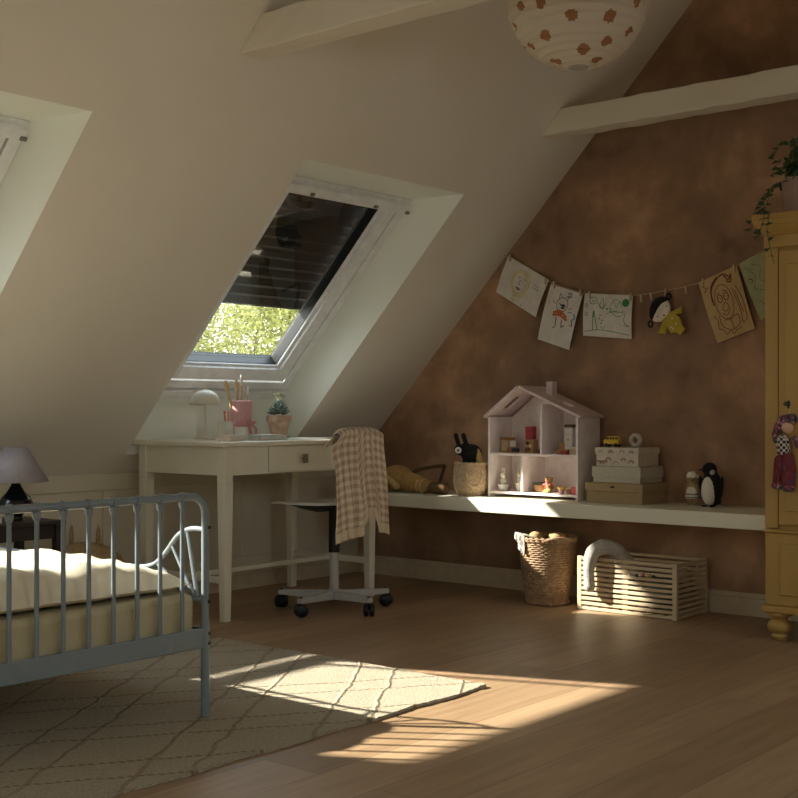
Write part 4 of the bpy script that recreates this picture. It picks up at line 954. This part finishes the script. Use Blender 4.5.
def bunny(lab, c, s, pot):
    x, y, z = c; b = B(); h = .022 if not pot else .04
    b.ell((x, y, z + h + .018 * s), (.014 * s, .015 * s, .02 * s)); b.ell((x - .002, y + .002, z + h + .045 * s), .0115 * s); b.ell((x, y + .008, z + h + .066 * s), (.003, .004, .014 * s)); b.ell((x, y - .005, z + h + .066 * s), (.003, .004, .014 * s))
    b.ell((x - .014, y - .012, z + h + .01 * s), (.012, .006, .006))
    parts = [('figure', b, M['cream'], dict(remesh=.0022))]
    if pot: parts.append(('planter', B().lathe([(0, 0), (.014, 0), (.024, .036), (.026, .044), (.021, .044), (0, .038)], (x, y, z), 20, caps=False), M['sage'], dict(smooth=True)))
    else: parts.append(('bathtub', B().lathe([(0, 0), (.022, 0), (.026, .016), (.032, .032), (.028, .032), (0, .02)], (x, y, z), 20, caps=False), M['ceramic'], dict(smooth=True)))
    mini('toy_bunny', lab, 'toy figure', c, parts)
bunny('tiny white bunny sitting in a white tub at the lower left of the dollhouse', (5.13, 3.61, F1), 1.25, False)
bunny('tiny white bunny in a grey planter beside the lower dollhouse partition', (5.13, 3.51, F1), .95, True)
mini('toy_barrel', 'tiny round wooden tub with green rim in the lower right dollhouse room', 'toy tub', (5.16, 3.405, F1), [('tub', B().lathe([(.03, 0), (.034, .02), (.034, .04)], (5.16, 3.405, F1), 24), M['toywood'], dict(smooth=True)), ('rim', B().lathe([(.036, .036), (.036, .047), (.03, .047)], (5.16, 3.405, F1), 24), M['green'], dict(smooth=True))])
def figurine(nm, lab, c, s, body, head, extra=None):
    x, y, z = c; b = B(); b.ell((x, y, z + .02 * s), (.013 * s, .016 * s, .02 * s)); 
    for q in (-1, 1): b.ell((x - .004, y + q * .017 * s, z + .024 * s), (.006 * s, .009 * s, .007 * s)); b.ell((x - .01, y + q * .008 * s, z + .006 * s), (.01 * s, .006 * s, .006 * s))
    h = B(); h.ell((x, y, z + .046 * s), .013 * s)
    for q in (-1, 1): h.ell((x, y + q * .012 * s, z + .058 * s), .005 * s)
    mini(nm, lab, 'toy figure', c, [('body', b, M[body], dict(remesh=.002)), ('head', h, M[head], dict(remesh=.002))])
figurine('toy_doll', 'tiny doll in a red dress in the lower right dollhouse room', (5.13, 3.345, F1 + .014), 1.05, 'red', 'toywood')
mini('toy_bench', 'tiny bench carrying the doll in the red dress in the dollhouse', 'toy bench', (5.13, 3.345, F1), [('seat', bx_((5.13, 3.345, F1 + .0065), (.034, .04, .012)), M['toywood'], dict(bevel=.002))])
figurine('toy_bear', 'tiny golden bear sitting in front of the red-dressed doll', (5.098, 3.322, F1), .72, 'mustpale', 'mustpale')
figurine('toy_cat', 'tiny brown figure standing behind the wooden tub in the dollhouse', (5.225, 3.392, F1 + .0), 1.15, 'toywood', 'toywood')
mini('toy_cup', 'tiny pink and yellow cup in the lower right dollhouse room', 'toy cup', (5.115, 3.255, F1), [('cup_body', B().lathe([(.013, 0), (.015, .024)], (5.115, 3.255, F1), 18), M['pink'], dict(smooth=True)), ('rim', B().lathe([(.02, .024), (.021, .032)], (5.115, 3.255, F1), 18), M['yellow'], dict(smooth=True))])
mini('toy_pot', 'tiny beige pot between the pink cup and the red cube', 'toy pot', (5.13, 3.222, F1), [('pot', B().lathe([(.013, 0), (.016, .012), (.015, .026)], (5.13, 3.218, F1), 18), M['toywood'], dict(smooth=True)), ('lid', B().lathe([(.016, .026), (.008, .032)], (5.13, 3.218, F1), 18), M['cream'], dict(smooth=True))])
mini('toy_cube', 'tiny pink-red cube at the lower right corner of the dollhouse', 'toy block', (5.12, 3.177, F1), [('block', bx_((5.12, 3.177, F1 + .018), (.034, .034, .036)), M['pinkred'], dict(bevel=.003))])

# boxes
def lidbox(name, lab, x0, x1, y0, y1, z0, z1, lidh, m, o_=.005):
    t = thing(name, lab, 'box', ((x0 + x1) / 2, (y0 + y1) / 2, z0), 'stacked storage boxes')
    b = B(); b.box(x0 + o_, x1 - o_, y0 + o_, y1 - o_, z0 + .0005, z1 - .004); obj('box_body', b, m, t, bevel=.0015)
    b = B(); b.box(x0, x1, y0, y1, z1 - lidh, z1); ld = obj('lid', b, m, t, bevel=.0015); return t, ld
t, ld = lidbox('storage_box', 'kraft brown lidded box at the bottom of the stack on the shelf', 5.07, 5.312, 2.785, 3.095, ZS, .596, .04, M['kraft'])
b = B(); b.ell((5.068, 2.945, .585 - .007), (.003, .012, .005)); obj('thumb_notch', b, M['dark'], ld, smooth=True)
t, ld = lidbox('storage_box', 'pale sage lidded box in the middle of the stack on the shelf', 5.075, 5.30, 2.80, 3.06, .5965, .674, .052, M['sage'])
t, ld = lidbox('storage_box', 'cream box printed with brown rainbows at the top of the stack on the shelf', 5.08, 5.285, 2.812, 3.045, .6745, .763, .03, M['print'])
def arcs(b, cy, cz, rs, x):
    for r in rs:
        n = 10
        for k in range(n):
            a, c = PI * k / n, PI * (k + 1) / n
            b.quad((x, cy + (r - .0018) * math.cos(a), cz + (r - .0018) * math.sin(a)), (x, cy + (r + .0018) * math.cos(a), cz + (r + .0018) * math.sin(a)), (x, cy + (r + .0018) * math.cos(c), cz + (r + .0018) * math.sin(c)), (x, cy + (r - .0018) * math.cos(c), cz + (r - .0018) * math.sin(c)))
body = [c for c in t.children if c.name.startswith('box_body')][0]
b = B()
for cy, cz, rs in ((2.855, .690, (.016, .010)), (2.895, .7, (.015, .009)), (2.935, .683, (.014,)), (2.975, .70, (.016, .010)), (3.01, .682, (.014, .008))): arcs(b, cy, cz, rs, 5.0845)
for cy, cz, rs in ((2.96, .737, (.013, .007)), (2.90, .738, (.012,)), (3.015, .738, (.009,)), (2.85, .737, (.012, .006))): arcs(b, cy, cz, rs, 5.0795)
for k in range(7): b.quad((5.0844, 3.035 - .008 * k, .689 + .006 * (k % 2)), (5.0844, 3.028 - .008 * k, .692), (5.0844, 3.028 - .008 * k, .7), (5.0844, 3.035 - .008 * k, .702))
obj('rainbow_print', b, M['brownink'], body, flipfix=False)
# toy bus
t = thing('toy_bus', 'small yellow toy bus on top of the stack of boxes', 'toy bus', (5.14, 2.985, .7635))
b = B(); b.cbox((5.14, 2.985, .788), (.034, .082, .022)); b.cbox((5.14, 2.979, .806), (.032, .062, .018)); obj('body', b, M['yellow'], t, bevel=.004)
b = B()
for k in range(4): b.cbox((5.1235, 2.955 + .0155 * k, .806), (.002, .011, .01)); b.cbox((5.1565, 2.955 + .0155 * k, .806), (.002, .011, .01))
obj('window', b, M['navy'], t)
for yy in (2.958, 3.01):
    for xx in (5.126, 5.154): b = B(); b.tube([(xx - .004, yy, .7735), (xx + .004, yy, .7735)], .0095, 16); obj('wheel', b, M['black'], t, smooth=True)
# grey ring toy
b = B(); cc_ = V((5.17, 2.878, .7975)); 
b.tube([cc_ + V((-.62 * .025 * math.cos(a) * 0, .024 * math.cos(a), .024 * math.sin(a))) for a in [k * PI / 14 for k in range(28)]], .0105, 12, closed=True)
one('ring_toy', 'grey ring-shaped soft toy standing beside the toy bus on the boxes', 'toy', (5.17, 2.88, .763), b, M['greyplush'], smooth=True)
# bear
gx_, gy_ = 5.225, 2.612
t = thing('toy_bear', 'small brown bear figure in a white dress on the shelf beside the penguin', 'soft toy', (gx_, gy_, ZS))
b = B(); b.ell((gx_, gy_, ZS + .125), (.026, .03, .03)); b.ell((gx_ - .004, gy_ + .02, ZS + .152), .009); b.ell((gx_ - .004, gy_ - .02, ZS + .152), .009); b.ell((gx_, gy_, ZS + .07), (.025, .028, .04))
for q in (-1, 1): b.ell((gx_ - .003, gy_ + q * .014, ZS + .018), (.011, .011, .018)); b.ell((gx_ - .005, gy_ + q * .028, ZS + .075), (.009, .009, .024))
obj('body', b, M['bearfab'], t, remesh=.003)
b = B(); b.lathe([(.024, .085), (.03, .06), (.036, .032), (.033, .032), (.022, .085)], (gx_, gy_, ZS), 24, caps=False); obj('dress', b, M['cream'], t, smooth=True)
b = B(); b.lathe([(.033, .055), (.0345, .049)], (gx_, gy_, ZS), 24, caps=False); b.lathe([(.0365, .04), (.0375, .035)], (gx_, gy_, ZS), 24, caps=False); obj('dress_stripe', b, M['grey'], t, smooth=True)
b = B(); b.lathe([(.0295, .128), (.027, .142), (.02, .152), (.0, .158)], (gx_, gy_, ZS), 20, caps=False); obj('cap', b, M['cream'], t, smooth=True)
b = B(); d_ = V((-.87, -.43, 0)); 
for q in (-1, 1): b.ell(V((gx_, gy_, ZS + .128)) + d_ * .026 + V((.43, -.87, 0)) * (.010 * q), .003)
b.ell(V((gx_, gy_, ZS + .118)) + d_ * .03, .004); obj('face', b, M['black'], t)
# penguin
nx_, ny_ = 5.20, 2.505
t = thing('toy_penguin', 'black and white penguin figure standing at the right end of the shelf', 'toy penguin', (nx_, ny_, ZS))
b = B(); b.ell((nx_, ny_, ZS + .082), (.046, .05, .082)); b.ell((nx_ - .004, ny_ + .008, ZS + .17), (.031, .034, .032)); b.ell((nx_, ny_, ZS + .13), (.032, .034, .04)); b.ell((nx_ + .03, ny_ - .01, ZS + .02), (.025, .02, .014))
obj('body', b, M['blackfur'], t, remesh=.004)
d_ = V((-.8, .12, 0)).normalized()
b = B(); b.ell(V((nx_, ny_, ZS + .075)) + d_ * .017, (.036, .038, .07)); obj('belly', b, M['cream'], t, smooth=True)
b = B(); b.tube([V((nx_ - .02, ny_ + .02, ZS + .168)), V((nx_ - .035, ny_ + .054, ZS + .168))], [.008, .001], 10); obj('beak', b, M['black'], t, smooth=True)
b = B(); b.ell((nx_ - .02, ny_ - .012, ZS + .158), (.012, .012, .014)); obj('cheek', b, M['greyplush'], t, smooth=True)
for q, yy in ((1, .048), (-1, -.048)):
    b = B(); b.ell((nx_ - .005, ny_ + yy, ZS + .09), (.018, .007, .05), RX(-8 * q)); obj('wing', b, M['blackfur'], t, smooth=True)
for q in (-1, 1): b = B(); b.ell((nx_ - .035, ny_ + .018 * q, ZS + .0065), (.022, .013, .0055)); obj('foot', b, M['black'], t, smooth=True)

# ------------------------------------------------------------------ garland of drawings
GX = 5.312
def gp(u, v, x=GX):
    k = (u - 399) / FPX; d = x / (CF.x + k * CR.x); return V((x, d * (CF.y + k * CR.y), EYE + (HOR - v) / FPX * d))
sp_ = [(503, 254), (509, 258), (530, 269.5), (549, 281), (554, 284), (581, 292), (591, 293.5), (632, 295), (641, 294.5), (651, 293.5), (665, 290.5), (686, 286.5), (704, 281), (735, 266.5), (765, 249), (790, 232)]
b = B(); b.tube(bez([gp(u, v) for u, v in sp_], 4), .0016, 6)
one('garland_string', 'thin string hung across the brown wall holding the drawings', 'string', gp(632, 295), b, M['string'], smooth=True)
def drawing(lab, corners, mats, strokes, dots=(), x=GX - .006, bow=.012):
    c = [gp(u, v, x) for u, v in corners]           # TL, TR, BR, BL
    def P(a, q, off=0):
        p = (c[0] * (1 - a) + c[1] * a) * (1 - q) + (c[3] * (1 - a) + c[2] * a) * q
        p.x += -bow * math.sin(PI * min(1, q)) * .6 - off + bow * .5 * q * q - .0
        return p
    b = B(); b.m = 0; b.grid(lambda a, q: P(a, q), 6, 10); b.grid(lambda a, q: P(a, q, -.0012), 6, 10)
    for mi, w, pts in strokes:
        b.m = mi; pp = [V((a, q, 0)) for a, q in pts]; pp = bez(pp, 6) if len(pp) > 2 else [pp[0] + (pp[1] - pp[0]) * (k / 6) for k in range(7)]
        Q = [P(p.x, p.y, .0010) for p in pp]
        for i in range(len(Q) - 1):
            d = (Q[i + 1] - Q[i]); 
            if d.length < 1e-6: continue
            n = V((0, -d.z, d.y)).normalized() * (w / 2); b.quad(Q[i] - n, Q[i + 1] - n, Q[i + 1] + n, Q[i] + n)
    for mi, r, (a, q) in dots:
        b.m = mi; C_ = P(a, q, .0012); n = 16
        b.add([C_ + V((0, r * math.cos(2 * PI * k / n), r * math.sin(2 * PI * k / n))) for k in range(n)], [tuple(range(n))])
    return one('child_drawing', lab, 'drawing', (c[0] + c[1]) / 2, b, mats, "children's drawings on the garland", flipfix=False)
def circ(cx, cy, rx, ry, n=12, a0=0, a1=2 * PI): return [(cx + rx * math.cos(a0 + (a1 - a0) * k / n), cy + ry * math.sin(a0 + (a1 - a0) * k / n)) for k in range(n + 1)]
I = INK; W = .0045
drawing("child's yellow crayon face on white paper, leftmost on the garland", [(508.5, 256), (549, 280), (535, 317), (495.5, 292)], [M['paper'], I['yellow'], I['red'], I['brown'], I['ink'], I['leaf']],
    [(1, W, circ(.46, .45, .2, .33)), (1, W, circ(.45, .45, .16, .28)), (4, .003, [(.38, .33), (.42, .31)]), (4, .003, [(.52, .3), (.56, .32)]), (4, .003, [(.45, .38), (.43, .48), (.47, .49)]), (2, .006, [(.4, .58), (.45, .62), (.51, .58)]), (2, .005, [(.41, .6), (.46, .58), (.5, .6)]),
     (1, W, [(.4, .8), (.36, .95), (.45, .9)]), (1, W, [(.42, .78), (.42, .97)]), (5, .003, [(.75, .3), (.88, .3)]), (5, .003, [(.74, .38), (.9, .37)]), (4, .003, [(.6, .93), (.63, .95)])])
drawing("child's drawing of a dancing figure in an orange skirt, second on the garland", [(551, 284), (583, 294), (568.5, 350), (537, 339)], [M['paper'], I['orange'], I['ink'], I['blue'], I['pinkc'], I['brown']],
    [(2, .003, circ(.5, .28, .17, .12)), (2, .003, [(.38, .2), (.36, .1), (.44, .15)]), (2, .003, [(.56, .15), (.64, .1), (.62, .2)]), (2, .008, [(.46, .3), (.58, .28), (.5, .34), (.6, .33)]), (2, .004, [(.4, .28), (.62, .3)]),
     (1, .012, [(.3, .46), (.5, .4), (.72, .48)]), (1, .012, [(.3, .5), (.5, .47), (.75, .52)]), (1, .01, [(.35, .43), (.66, .44)]), (5, .005, [(.42, .52), (.44, .68), (.38, .72)]), (5, .005, [(.6, .53), (.62, .66), (.7, .62), (.62, .67)]), (2, .003, [(.28, .3), (.2, .25)]), (2, .003, [(.72, .33), (.8, .3)]),
     (3, .007, [(.58, .08), (.66, .05), (.7, .12), (.6, .12)]), (3, .007, [(.9, .38), (.96, .45), (.88, .5), (.94, .58)]), (3, .005, [(.72, .38), (.84, .37)]), (1, .005, [(.84, .58), (.95, .6)]), (4, .004, [(.12, .28), (.1, .36)])])
drawing("child's green pen scene with a green balloon, third on the garland", [(585, 293.5), (633, 295.5), (631, 339), (582.5, 335.5)], [M['paper'], I['green'], I['leaf']],
    [(1, .003, circ(.2, .16, .08, .08)), (1, .003, [(.17, .15), (.22, .19), (.24, .13)]), (1, .003, [(.38, .08), (.34, .3), (.42, .3), (.4, .1)]), (1, .003, [(.3, .2), (.4, .35), (.46, .22)]), (1, .004, [(.2, .85), (.22, .4), (.3, .84)]), (1, .005, [(.22, .38), (.22, .55)]),
     (1, .003, [(.03, .9), (.3, .84), (.6, .86), (.95, .92)]), (1, .003, [(.55, .38), (.7, .5), (.82, .46), (.82, .34)]), (1, .003, [(.55, .3), (.62, .15), (.68, .3), (.75, .15), (.8, .3)]), (1, .003, [(.88, .36), (.85, .62), (.95, .72), (.84, .7)]), (1, .003, [(.6, .12), (.72, .12)]),
     (1, .003, circ(.06, .28, .03, .04)), (1, .003, circ(.07, .48, .03, .04)), (1, .003, [(.36, .75), (.42, .8), (.46, .75)]), (2, .003, [(.5, .45), (.6, .4), (.72, .38)]), (1, .003, [(.52, .32), (.6, .34), (.56, .4), (.82, .4)])],
    [(1, .020, (.87, .18)), (1, .004, (.36, .5)), (1, .004, (.34, .58)), (1, .004, (.4, .62)), (1, .004, (.38, .68)), (1, .005, (.5, .34))])
K = .0035
drawing("child's brown portrait with curly hair on tan paper, beside the wardrobe", [(698.5, 282.5), (737, 265), (754.5, 328), (717, 343)], [M['kraftpaper'], I['brown']],
    [(1, K, circ(.48, .45, .22, .27)), (1, K + .001, circ(.4, .38, .06, .06)), (1, K + .001, circ(.56, .38, .06, .06)), (1, K, [(.42, .52), (.5, .46), (.56, .54), (.48, .6), (.4, .56), (.42, .52)]), (1, K, [(.36, .6), (.46, .66), (.58, .58)]), (1, .007, [(.22, .45), (.24, .22), (.42, .08), (.62, .04), (.75, .12)]),
     (1, .006, [(.2, .38), (.26, .16), (.45, .04)]), (1, .006, [(.62, .06), (.72, .16), (.8, .08), (.76, .2), (.66, .16)]), (1, K, [(.34, .3), (.44, .28)]), (1, K, [(.5, .28), (.62, .3)]), (1, K, [(.26, .62), (.28, .8), (.5, .9), (.5, .74), (.36, .72)]), (1, K, [(.5, .74), (.7, .7), (.7, .84), (.5, .9)]),
     (1, K, [(.74, .3), (.8, .6), (.78, .85)]), (1, K, [(.84, .28), (.92, .5), (.9, .8), (.78, .86)]), (1, K, [(.8, .34), (.86, .7)]), (1, K, [(.06, .08), (.14, .16), (.06, .2), (.2, .14)]), (1, K, [(.14, .6), (.2, .7), (.16, .8), (.26, .85), (.3, .93), (.42, .9), (.48, .96), (.6, .9)]), (1, K, [(.62, .92), (.72, .9)])],
    [(1, .003, (.41, .38)), (1, .003, (.57, .38))])
drawing("child's pale green sheet partly hidden behind the yellow wardrobe", [(739, 264), (775, 246), (790, 304), (760, 320)], [M['greenpaper'], I['leaf'], I['brown']],
    [(1, K, [(.1, .1), (.3, .3), (.2, .5), (.45, .6)]), (1, K, [(.3, .1), (.5, .2), (.4, .4), (.6, .5)]), (1, K, [(.2, .7), (.3, .8), (.4, .7)]), (2, K, [(.1, .3), (.2, .35), (.15, .4)])], x=GX - .001)
# clothespins
pb = B(); pb.cbox((0, 0, -.004), (.006, .0075, .036)); pb.cbox((-.0045, 0, -.004), (.0025, .0065, .034)); pb.tube([(-.004, -.0045, .0), (-.004, .0045, .0)], .002, 6)
pins = [(510, 257, 'clothespin at the upper left corner of the yellow face drawing'), (545.5, 280, 'clothespin at the upper right corner of the yellow face drawing'), (554, 284, 'clothespin at the left corner of the orange skirt drawing'), (580.5, 292, 'clothespin at the right corner of the orange skirt drawing'),
        (589.5, 294, 'clothespin at the left corner of the green scene drawing'), (630.5, 296, 'clothespin at the right corner of the green scene drawing'), (641, 297.5, 'empty clothespin just right of the green scene drawing'), (651, 295.5, 'clothespin above the black hair of the yellow doll'),
        (665.5, 291.5, 'clothespin holding the right bun of the yellow doll'), (686, 289, 'empty clothespin between the yellow doll and the tan portrait'), (703, 281.5, 'clothespin at the left corner of the tan portrait'), (734, 267.5, 'clothespin at the right corner of the tan portrait')]
for i, (u, v, lab) in enumerate(pins):
    q = gp(u, v, GX - .013)
    if i == 0: pin0 = one('clothespin', 'pale wooden ' + lab, 'clothespin', (0, 0, 0), pb, M['pine'], 'clothespins on the garland'); pin0.location = q
    else: dup(pin0, q, (math.radians(R_.uniform(-8, 8)), 0, 0), 'pale wooden ' + lab)
# felt doll
t = thing('felt_doll', 'small felt doll with black hair buns and yellow dress hanging from the garland', 'doll', gp(664, 300, 5.29))
def fb(name, pts, m, x, th=.012, rm=.0035):
    b = B()
    for i in range(len(pts) - 1):
        (u0, v0, r0), (u1, v1, r1) = pts[i], pts[i + 1]; n = 6
        for k in range(n + 1):
            q = k / n; c = gp(u0 + (u1 - u0) * q, v0 + (v1 - v0) * q, x); r = (r0 + (r1 - r0) * q) * 5.9 / FPX
            b.ell(c, (min(th, r), r, r), seg=10, rings=8)
    return obj(name, b, M[m] if isinstance(m, str) else m, t, remesh=rm)
def flat(name, px_, m, x, th=.014, par=None):
    b = B(); b.prism([gp(u, v, x) for u, v in px_], (th, 0, 0)); return obj(name, b, M[m], par or t, bevel=.004)
flat('head', [(652, 320), (655, 322), (660.5, 321.7), (665, 317.5), (669, 312), (669.4, 305), (666.7, 300), (660, 298), (654, 302), (651, 311)], 'cream', 5.284, .02)
hr = flat('hair', [(649, 315), (649.3, 309), (651, 303.5), (655, 298.5), (661, 296.2), (666.5, 298.6), (666, 301), (661, 303.5), (657, 309), (653.5, 316), (652, 320.5), (650, 319)], 'blackfur', 5.280, .026)
for u, v in ((650.5, 324), (668.5, 296.5)):
    b = B(); c = gp(u, v, 5.29); b.tube([c + V((0, .011 * math.cos(a), .014 * math.sin(a))) for a in [k * PI / 8 for k in range(16)]], .005, 8, closed=True); obj('hair_bun', b, M['blackfur'], hr, smooth=True)
dr_ = flat('dress', [(664, 317), (668, 312.5), (674, 313.5), (680, 318), (682, 325), (685.5, 329), (680, 335.5), (675.5, 332.5), (671, 333.5), (666, 326), (663, 321)], 'oliveyellow', 5.286, .016)
flat('sleeve', [(668.5, 313), (681.5, 306), (681.5, 313.5), (673, 314.5)], 'oliveyellow', 5.291, .01)
flat('sleeve', [(663.5, 319), (657.5, 333.5), (665.5, 334), (667, 324)], 'oliveyellow', 5.291, .01)
b = B()
for u, v in ((672, 318.5), (673, 328.5), (671, 327), (676, 324)): b.ell(gp(u, v, 5.285), (.002, .005, .005), seg=8, rings=6)
obj('dress_dots', b, M['cream'], dr_)
b = B(); b.ell(gp(664, 315.3, 5.283), .004); b.ell(gp(666.5, 306, 5.283), .003); b.ell(gp(657.5, 316.5, 5.283), .003); obj('face', b, M['wine'], t)

# ------------------------------------------------------------------ paper lantern
LC = V((3.66, 2.262, 2.372)); LR = .249
vd = (LC - V((0, 0, EYE))).normalized(); rt = vd.cross(V((0, 0, 1))).normalized(); up = rt.cross(vd)
dots = []
for u, v, r in ((522, 4, 5), (542, 3, 5), (572, 14.5, 6), (609, 17.5, 6.5), (635, 6, 5), (515, 24, 5), (546.4, 33, 6), (531, 43, 5), (583.5, 47.6, 7), (606, 41, 6), (628, 33, 5), (556, 59, 6), (597, 59, 6), (522.6, 46, 4), (590, -12, 6), (558, -14, 6), (625, -16, 6), (530, -18, 6), (575, -35, 6), (608, -40, 6), (545, -40, 6)):
    a, c = (u - 578) / 72, -(v + 2) / 72; q = max(0, 1 - a * a - c * c) ** .5
    dots.append(((rt * a + up * c - vd * q).normalized(), r / 72))
for k in range(60):
    z = 1 - 2 * (k + .5) / 60; a = k * 2.39996; d = V((math.cos(a) * (1 - z * z) ** .5, math.sin(a) * (1 - z * z) ** .5, z))
    if d.dot(vd) > .15: dots.append((d, .08))
t = thing('paper_lantern', 'round white paper lantern with brown spots hanging from the ceiling', 'lamp', LC)
b = B(); ribs = 22; NS, NR = 160, ribs * 6; a0_ = math.asin(.14)
vs = []; rnd = random.Random(2)
for j in range(NR + 1):
    ph = PI - a0_ - (PI - 2 * a0_) * j / NR; w_ = abs(math.sin(j / NR * ribs * PI)); rad = LR * (1 - .022 * w_)
    for i in range(NS):
        th = 2 * PI * i / NS; k = 1 - .006 * w_ * math.sin(th * 9 + j)
        vs.append(LC + V((rad * k * math.sin(ph) * math.cos(th), rad * k * math.sin(ph) * math.sin(th), rad * math.cos(ph))))
fs = [(j * NS + i, j * NS + (i + 1) % NS, (j + 1) * NS + (i + 1) % NS, (j + 1) * NS + i) for j in range(NR) for i in range(NS)]
b.add(vs, fs)
for n_, f in enumerate(fs):
    c = (vs[f[0]] + vs[f[2]]) / 2 - LC; c.normalize()
    for d, r in dots:
        if (c - d).length < r * (1 + .07 * math.sin(8 * math.atan2((c - d).z, (c - d).x))): b.mi[n_] = 1; break
obj('paper_shade', b, [M['lantern'], M['lantdot']], t, smooth=True)
b = B(); n = 40
for zs in (-1, 1): b.tube([LC + V((LR * .14 * math.cos(2 * PI * k / n), LR * .14 * math.sin(2 * PI * k / n), zs * LR * .985)) for k in range(n)], .003, 6, closed=True)
b.tube([LC + V((LR * .14, 0, LR * .985)), LC + V((-LR * .14, 0, LR * .985))], .002, 6); obj('wire_ring', b, M['steelgrey'], t)
zc = ZK + SL * (YK - LC.y)
b = B(); b.tube([LC + V((0, 0, LR * .98)), V((LC.x, LC.y, zc - .01))], .003, 8); obj('cord', b, M['cream'], t)
b = B(); b.lathe([(.04, zc - LC.z - .055), (.045, zc - LC.z - .03), (.012, zc - LC.z - .02)], (LC.x, LC.y, LC.z), 20); obj('ceiling_cap', b, M['cream'], t)

# ------------------------------------------------------------------ garden outside
b = B(); b.box(-40, 60, 5.6, 70, -3.05, -3.0); gr = obj('garden_lawn', b, M['grass']); gr['kind'] = 'structure'
def tree(c, rad, seed, n, lab):
    t = thing('tree', lab, 'tree', (c[0], c[1], -3)); rnd = random.Random(seed)
    b = B(); b.tube(bez([(c[0], c[1], -3), (c[0] + .1, c[1], -1), (c[0], c[1] + .1, c[2] - rad * .45)], 6), [.14] * 6 + [.08] * 7, 10)
    for k in range(10):
        a = k * 2.4 + .8; e = V((math.cos(a), math.sin(a), rnd.uniform(.0, .6))).normalized() * rad * .7
        b.tube([V((c[0], c[1], c[2] - rad * .5)), V(c) + e * .5 + V((0, 0, -rad * .2)), V(c) + e], [.04, .02, .008], 6)
    obj('trunk', b, M['bark'], t, smooth=True)
    b = B(); cl = []
    for k in range(90):
        d = V((rnd.gauss(0, 1), rnd.gauss(0, 1), rnd.gauss(0, 1))).normalized() * rad * rnd.uniform(.35, 1); d.z *= .9; cl.append((V(c) + d, rad * rnd.uniform(.16, .3)))
    for k in range(n):
        cc, rr = rnd.choice(cl); p = cc + V((rnd.gauss(0, .5), rnd.gauss(0, .5), rnd.gauss(0, .5))) * rr
        d = V((rnd.gauss(0, 1), rnd.gauss(0, 1), rnd.gauss(0, .7))).normalized(); s = d.orthogonal().normalized(); s = (s + d.cross(s) * rnd.uniform(-1, 1)).normalized(); L = rnd.uniform(.04, .075)
        b.add([p, p + d * L * .5 + s * L * .28, p + d * L, p + d * L * .5 - s * L * .28], [(0, 1, 2, 3)])
    obj('foliage', b, M['treeleaf'], t, flipfix=False)
tree((9.7, 10.5, 1.6), 2.0, 1, 42000, 'sunlit light green tree seen through the bottom of the roof window')
tree((14.0, 14.2, 1.8), 2.8, 4, 16000, 'second garden tree standing farther right outside')
tree((5.2, 13.5, 1.0), 2.3, 6, 12000, 'third garden tree standing farther left outside')

# ------------------------------------------------------------------ light
SUN = V((.85, -1.26, -1.0))
sd = bpy.data.lights.new('sun', 'SUN'); sd.energy = 7.0; sd.angle = math.radians(1.1); sd.color = (1.0, .95, .88)
so = bpy.data.objects.new('sun', sd); COL.objects.link(so); so.rotation_euler = SUN.to_track_quat('-Z', 'Y').to_euler(); so.location = (2, 8, 8)
w = bpy.data.worlds.new('sky'); scene.world = w; w.use_nodes = True; nt = w.node_tree; bg = nt.nodes['Background']
tc = nt.nodes.new('ShaderNodeTexCoord'); sx = nt.nodes.new('ShaderNodeSeparateXYZ'); nt.links.new(tc.outputs['Generated'], sx.inputs[0])
cr = nt.nodes.new('ShaderNodeValToRGB'); cr.color_ramp.elements[0].position = 0.0; cr.color_ramp.elements[1].position = .7
cr.color_ramp.elements[0].color = (.92, .95, .95, 1); cr.color_ramp.elements[1].color = (.80, .93, 1.08, 1)
nt.links.new(sx.outputs[2], cr.inputs['Fac']); nt.links.new(cr.outputs['Color'], bg.inputs['Color']); bg.inputs['Strength'].default_value = 1.9
# portals help sample the sky through each opening
def portal(loc, nrm, sx_, sy_):
    l = bpy.data.lights.new('portal', 'AREA'); l.shape = 'RECTANGLE'; l.size = sx_; l.size_y = sy_; l.cycles.is_portal = True
    o = bpy.data.objects.new('portal', l); COL.objects.link(o); o.location = loc
    z = -V(nrm).normalized(); x = V((1, 0, 0)) if abs(z.x) < .9 else V((0, 1, 0)); y = z.cross(x).normalized(); x = y.cross(z)
    o.rotation_euler = Matrix((x, y, z)).transposed().to_euler()
for o, q in zip(OPX, OPXB):
    c = sp((o[0] + o[1]) / 2, 1.06, .31); portal(c, (0, -SN, -CS), o[1] - o[0] - .33, 1.15)
    portal(((q[0] + q[1]) / 2, 2 * YR - c.y, c.z), (0, SN, -CS), .75, 1.15)
portal((XB - .12, 1.9, 1.4), (1, 0, 0), 1.0, 1.0)

# ------------------------------------------------------------------ camera
cam = bpy.data.cameras.new('camera'); co = bpy.data.objects.new('camera', cam); COL.objects.link(co)
co.location = (0, 0, EYE); co.rotation_euler = CF.to_track_quat('-Z', 'Y').to_euler()
cam.sensor_width = 36; cam.lens = FPX / 798 * 36; cam.shift_y = (HOR - 399) / 798; cam.clip_start = .05
scene.camera = co
cy = scene.cycles
try:
    cy.use_denoising = True; cy.denoiser = 'OPENIMAGEDENOISE'; cy.denoising_input_passes = 'RGB_ALBEDO_NORMAL'
    cy.max_bounces = 8; cy.diffuse_bounces = 6; cy.glossy_bounces = 3; cy.transparent_max_bounces = 16; cy.sample_clamp_indirect = 8
except Exception: pass
vs_ = scene.view_settings; scene.display_settings.display_device = 'sRGB'; vs_.view_transform = 'Standard'; vs_.look = 'None'; vs_.gamma = 1; vs_.use_curve_mapping = False
vs_.exposure = 1.55
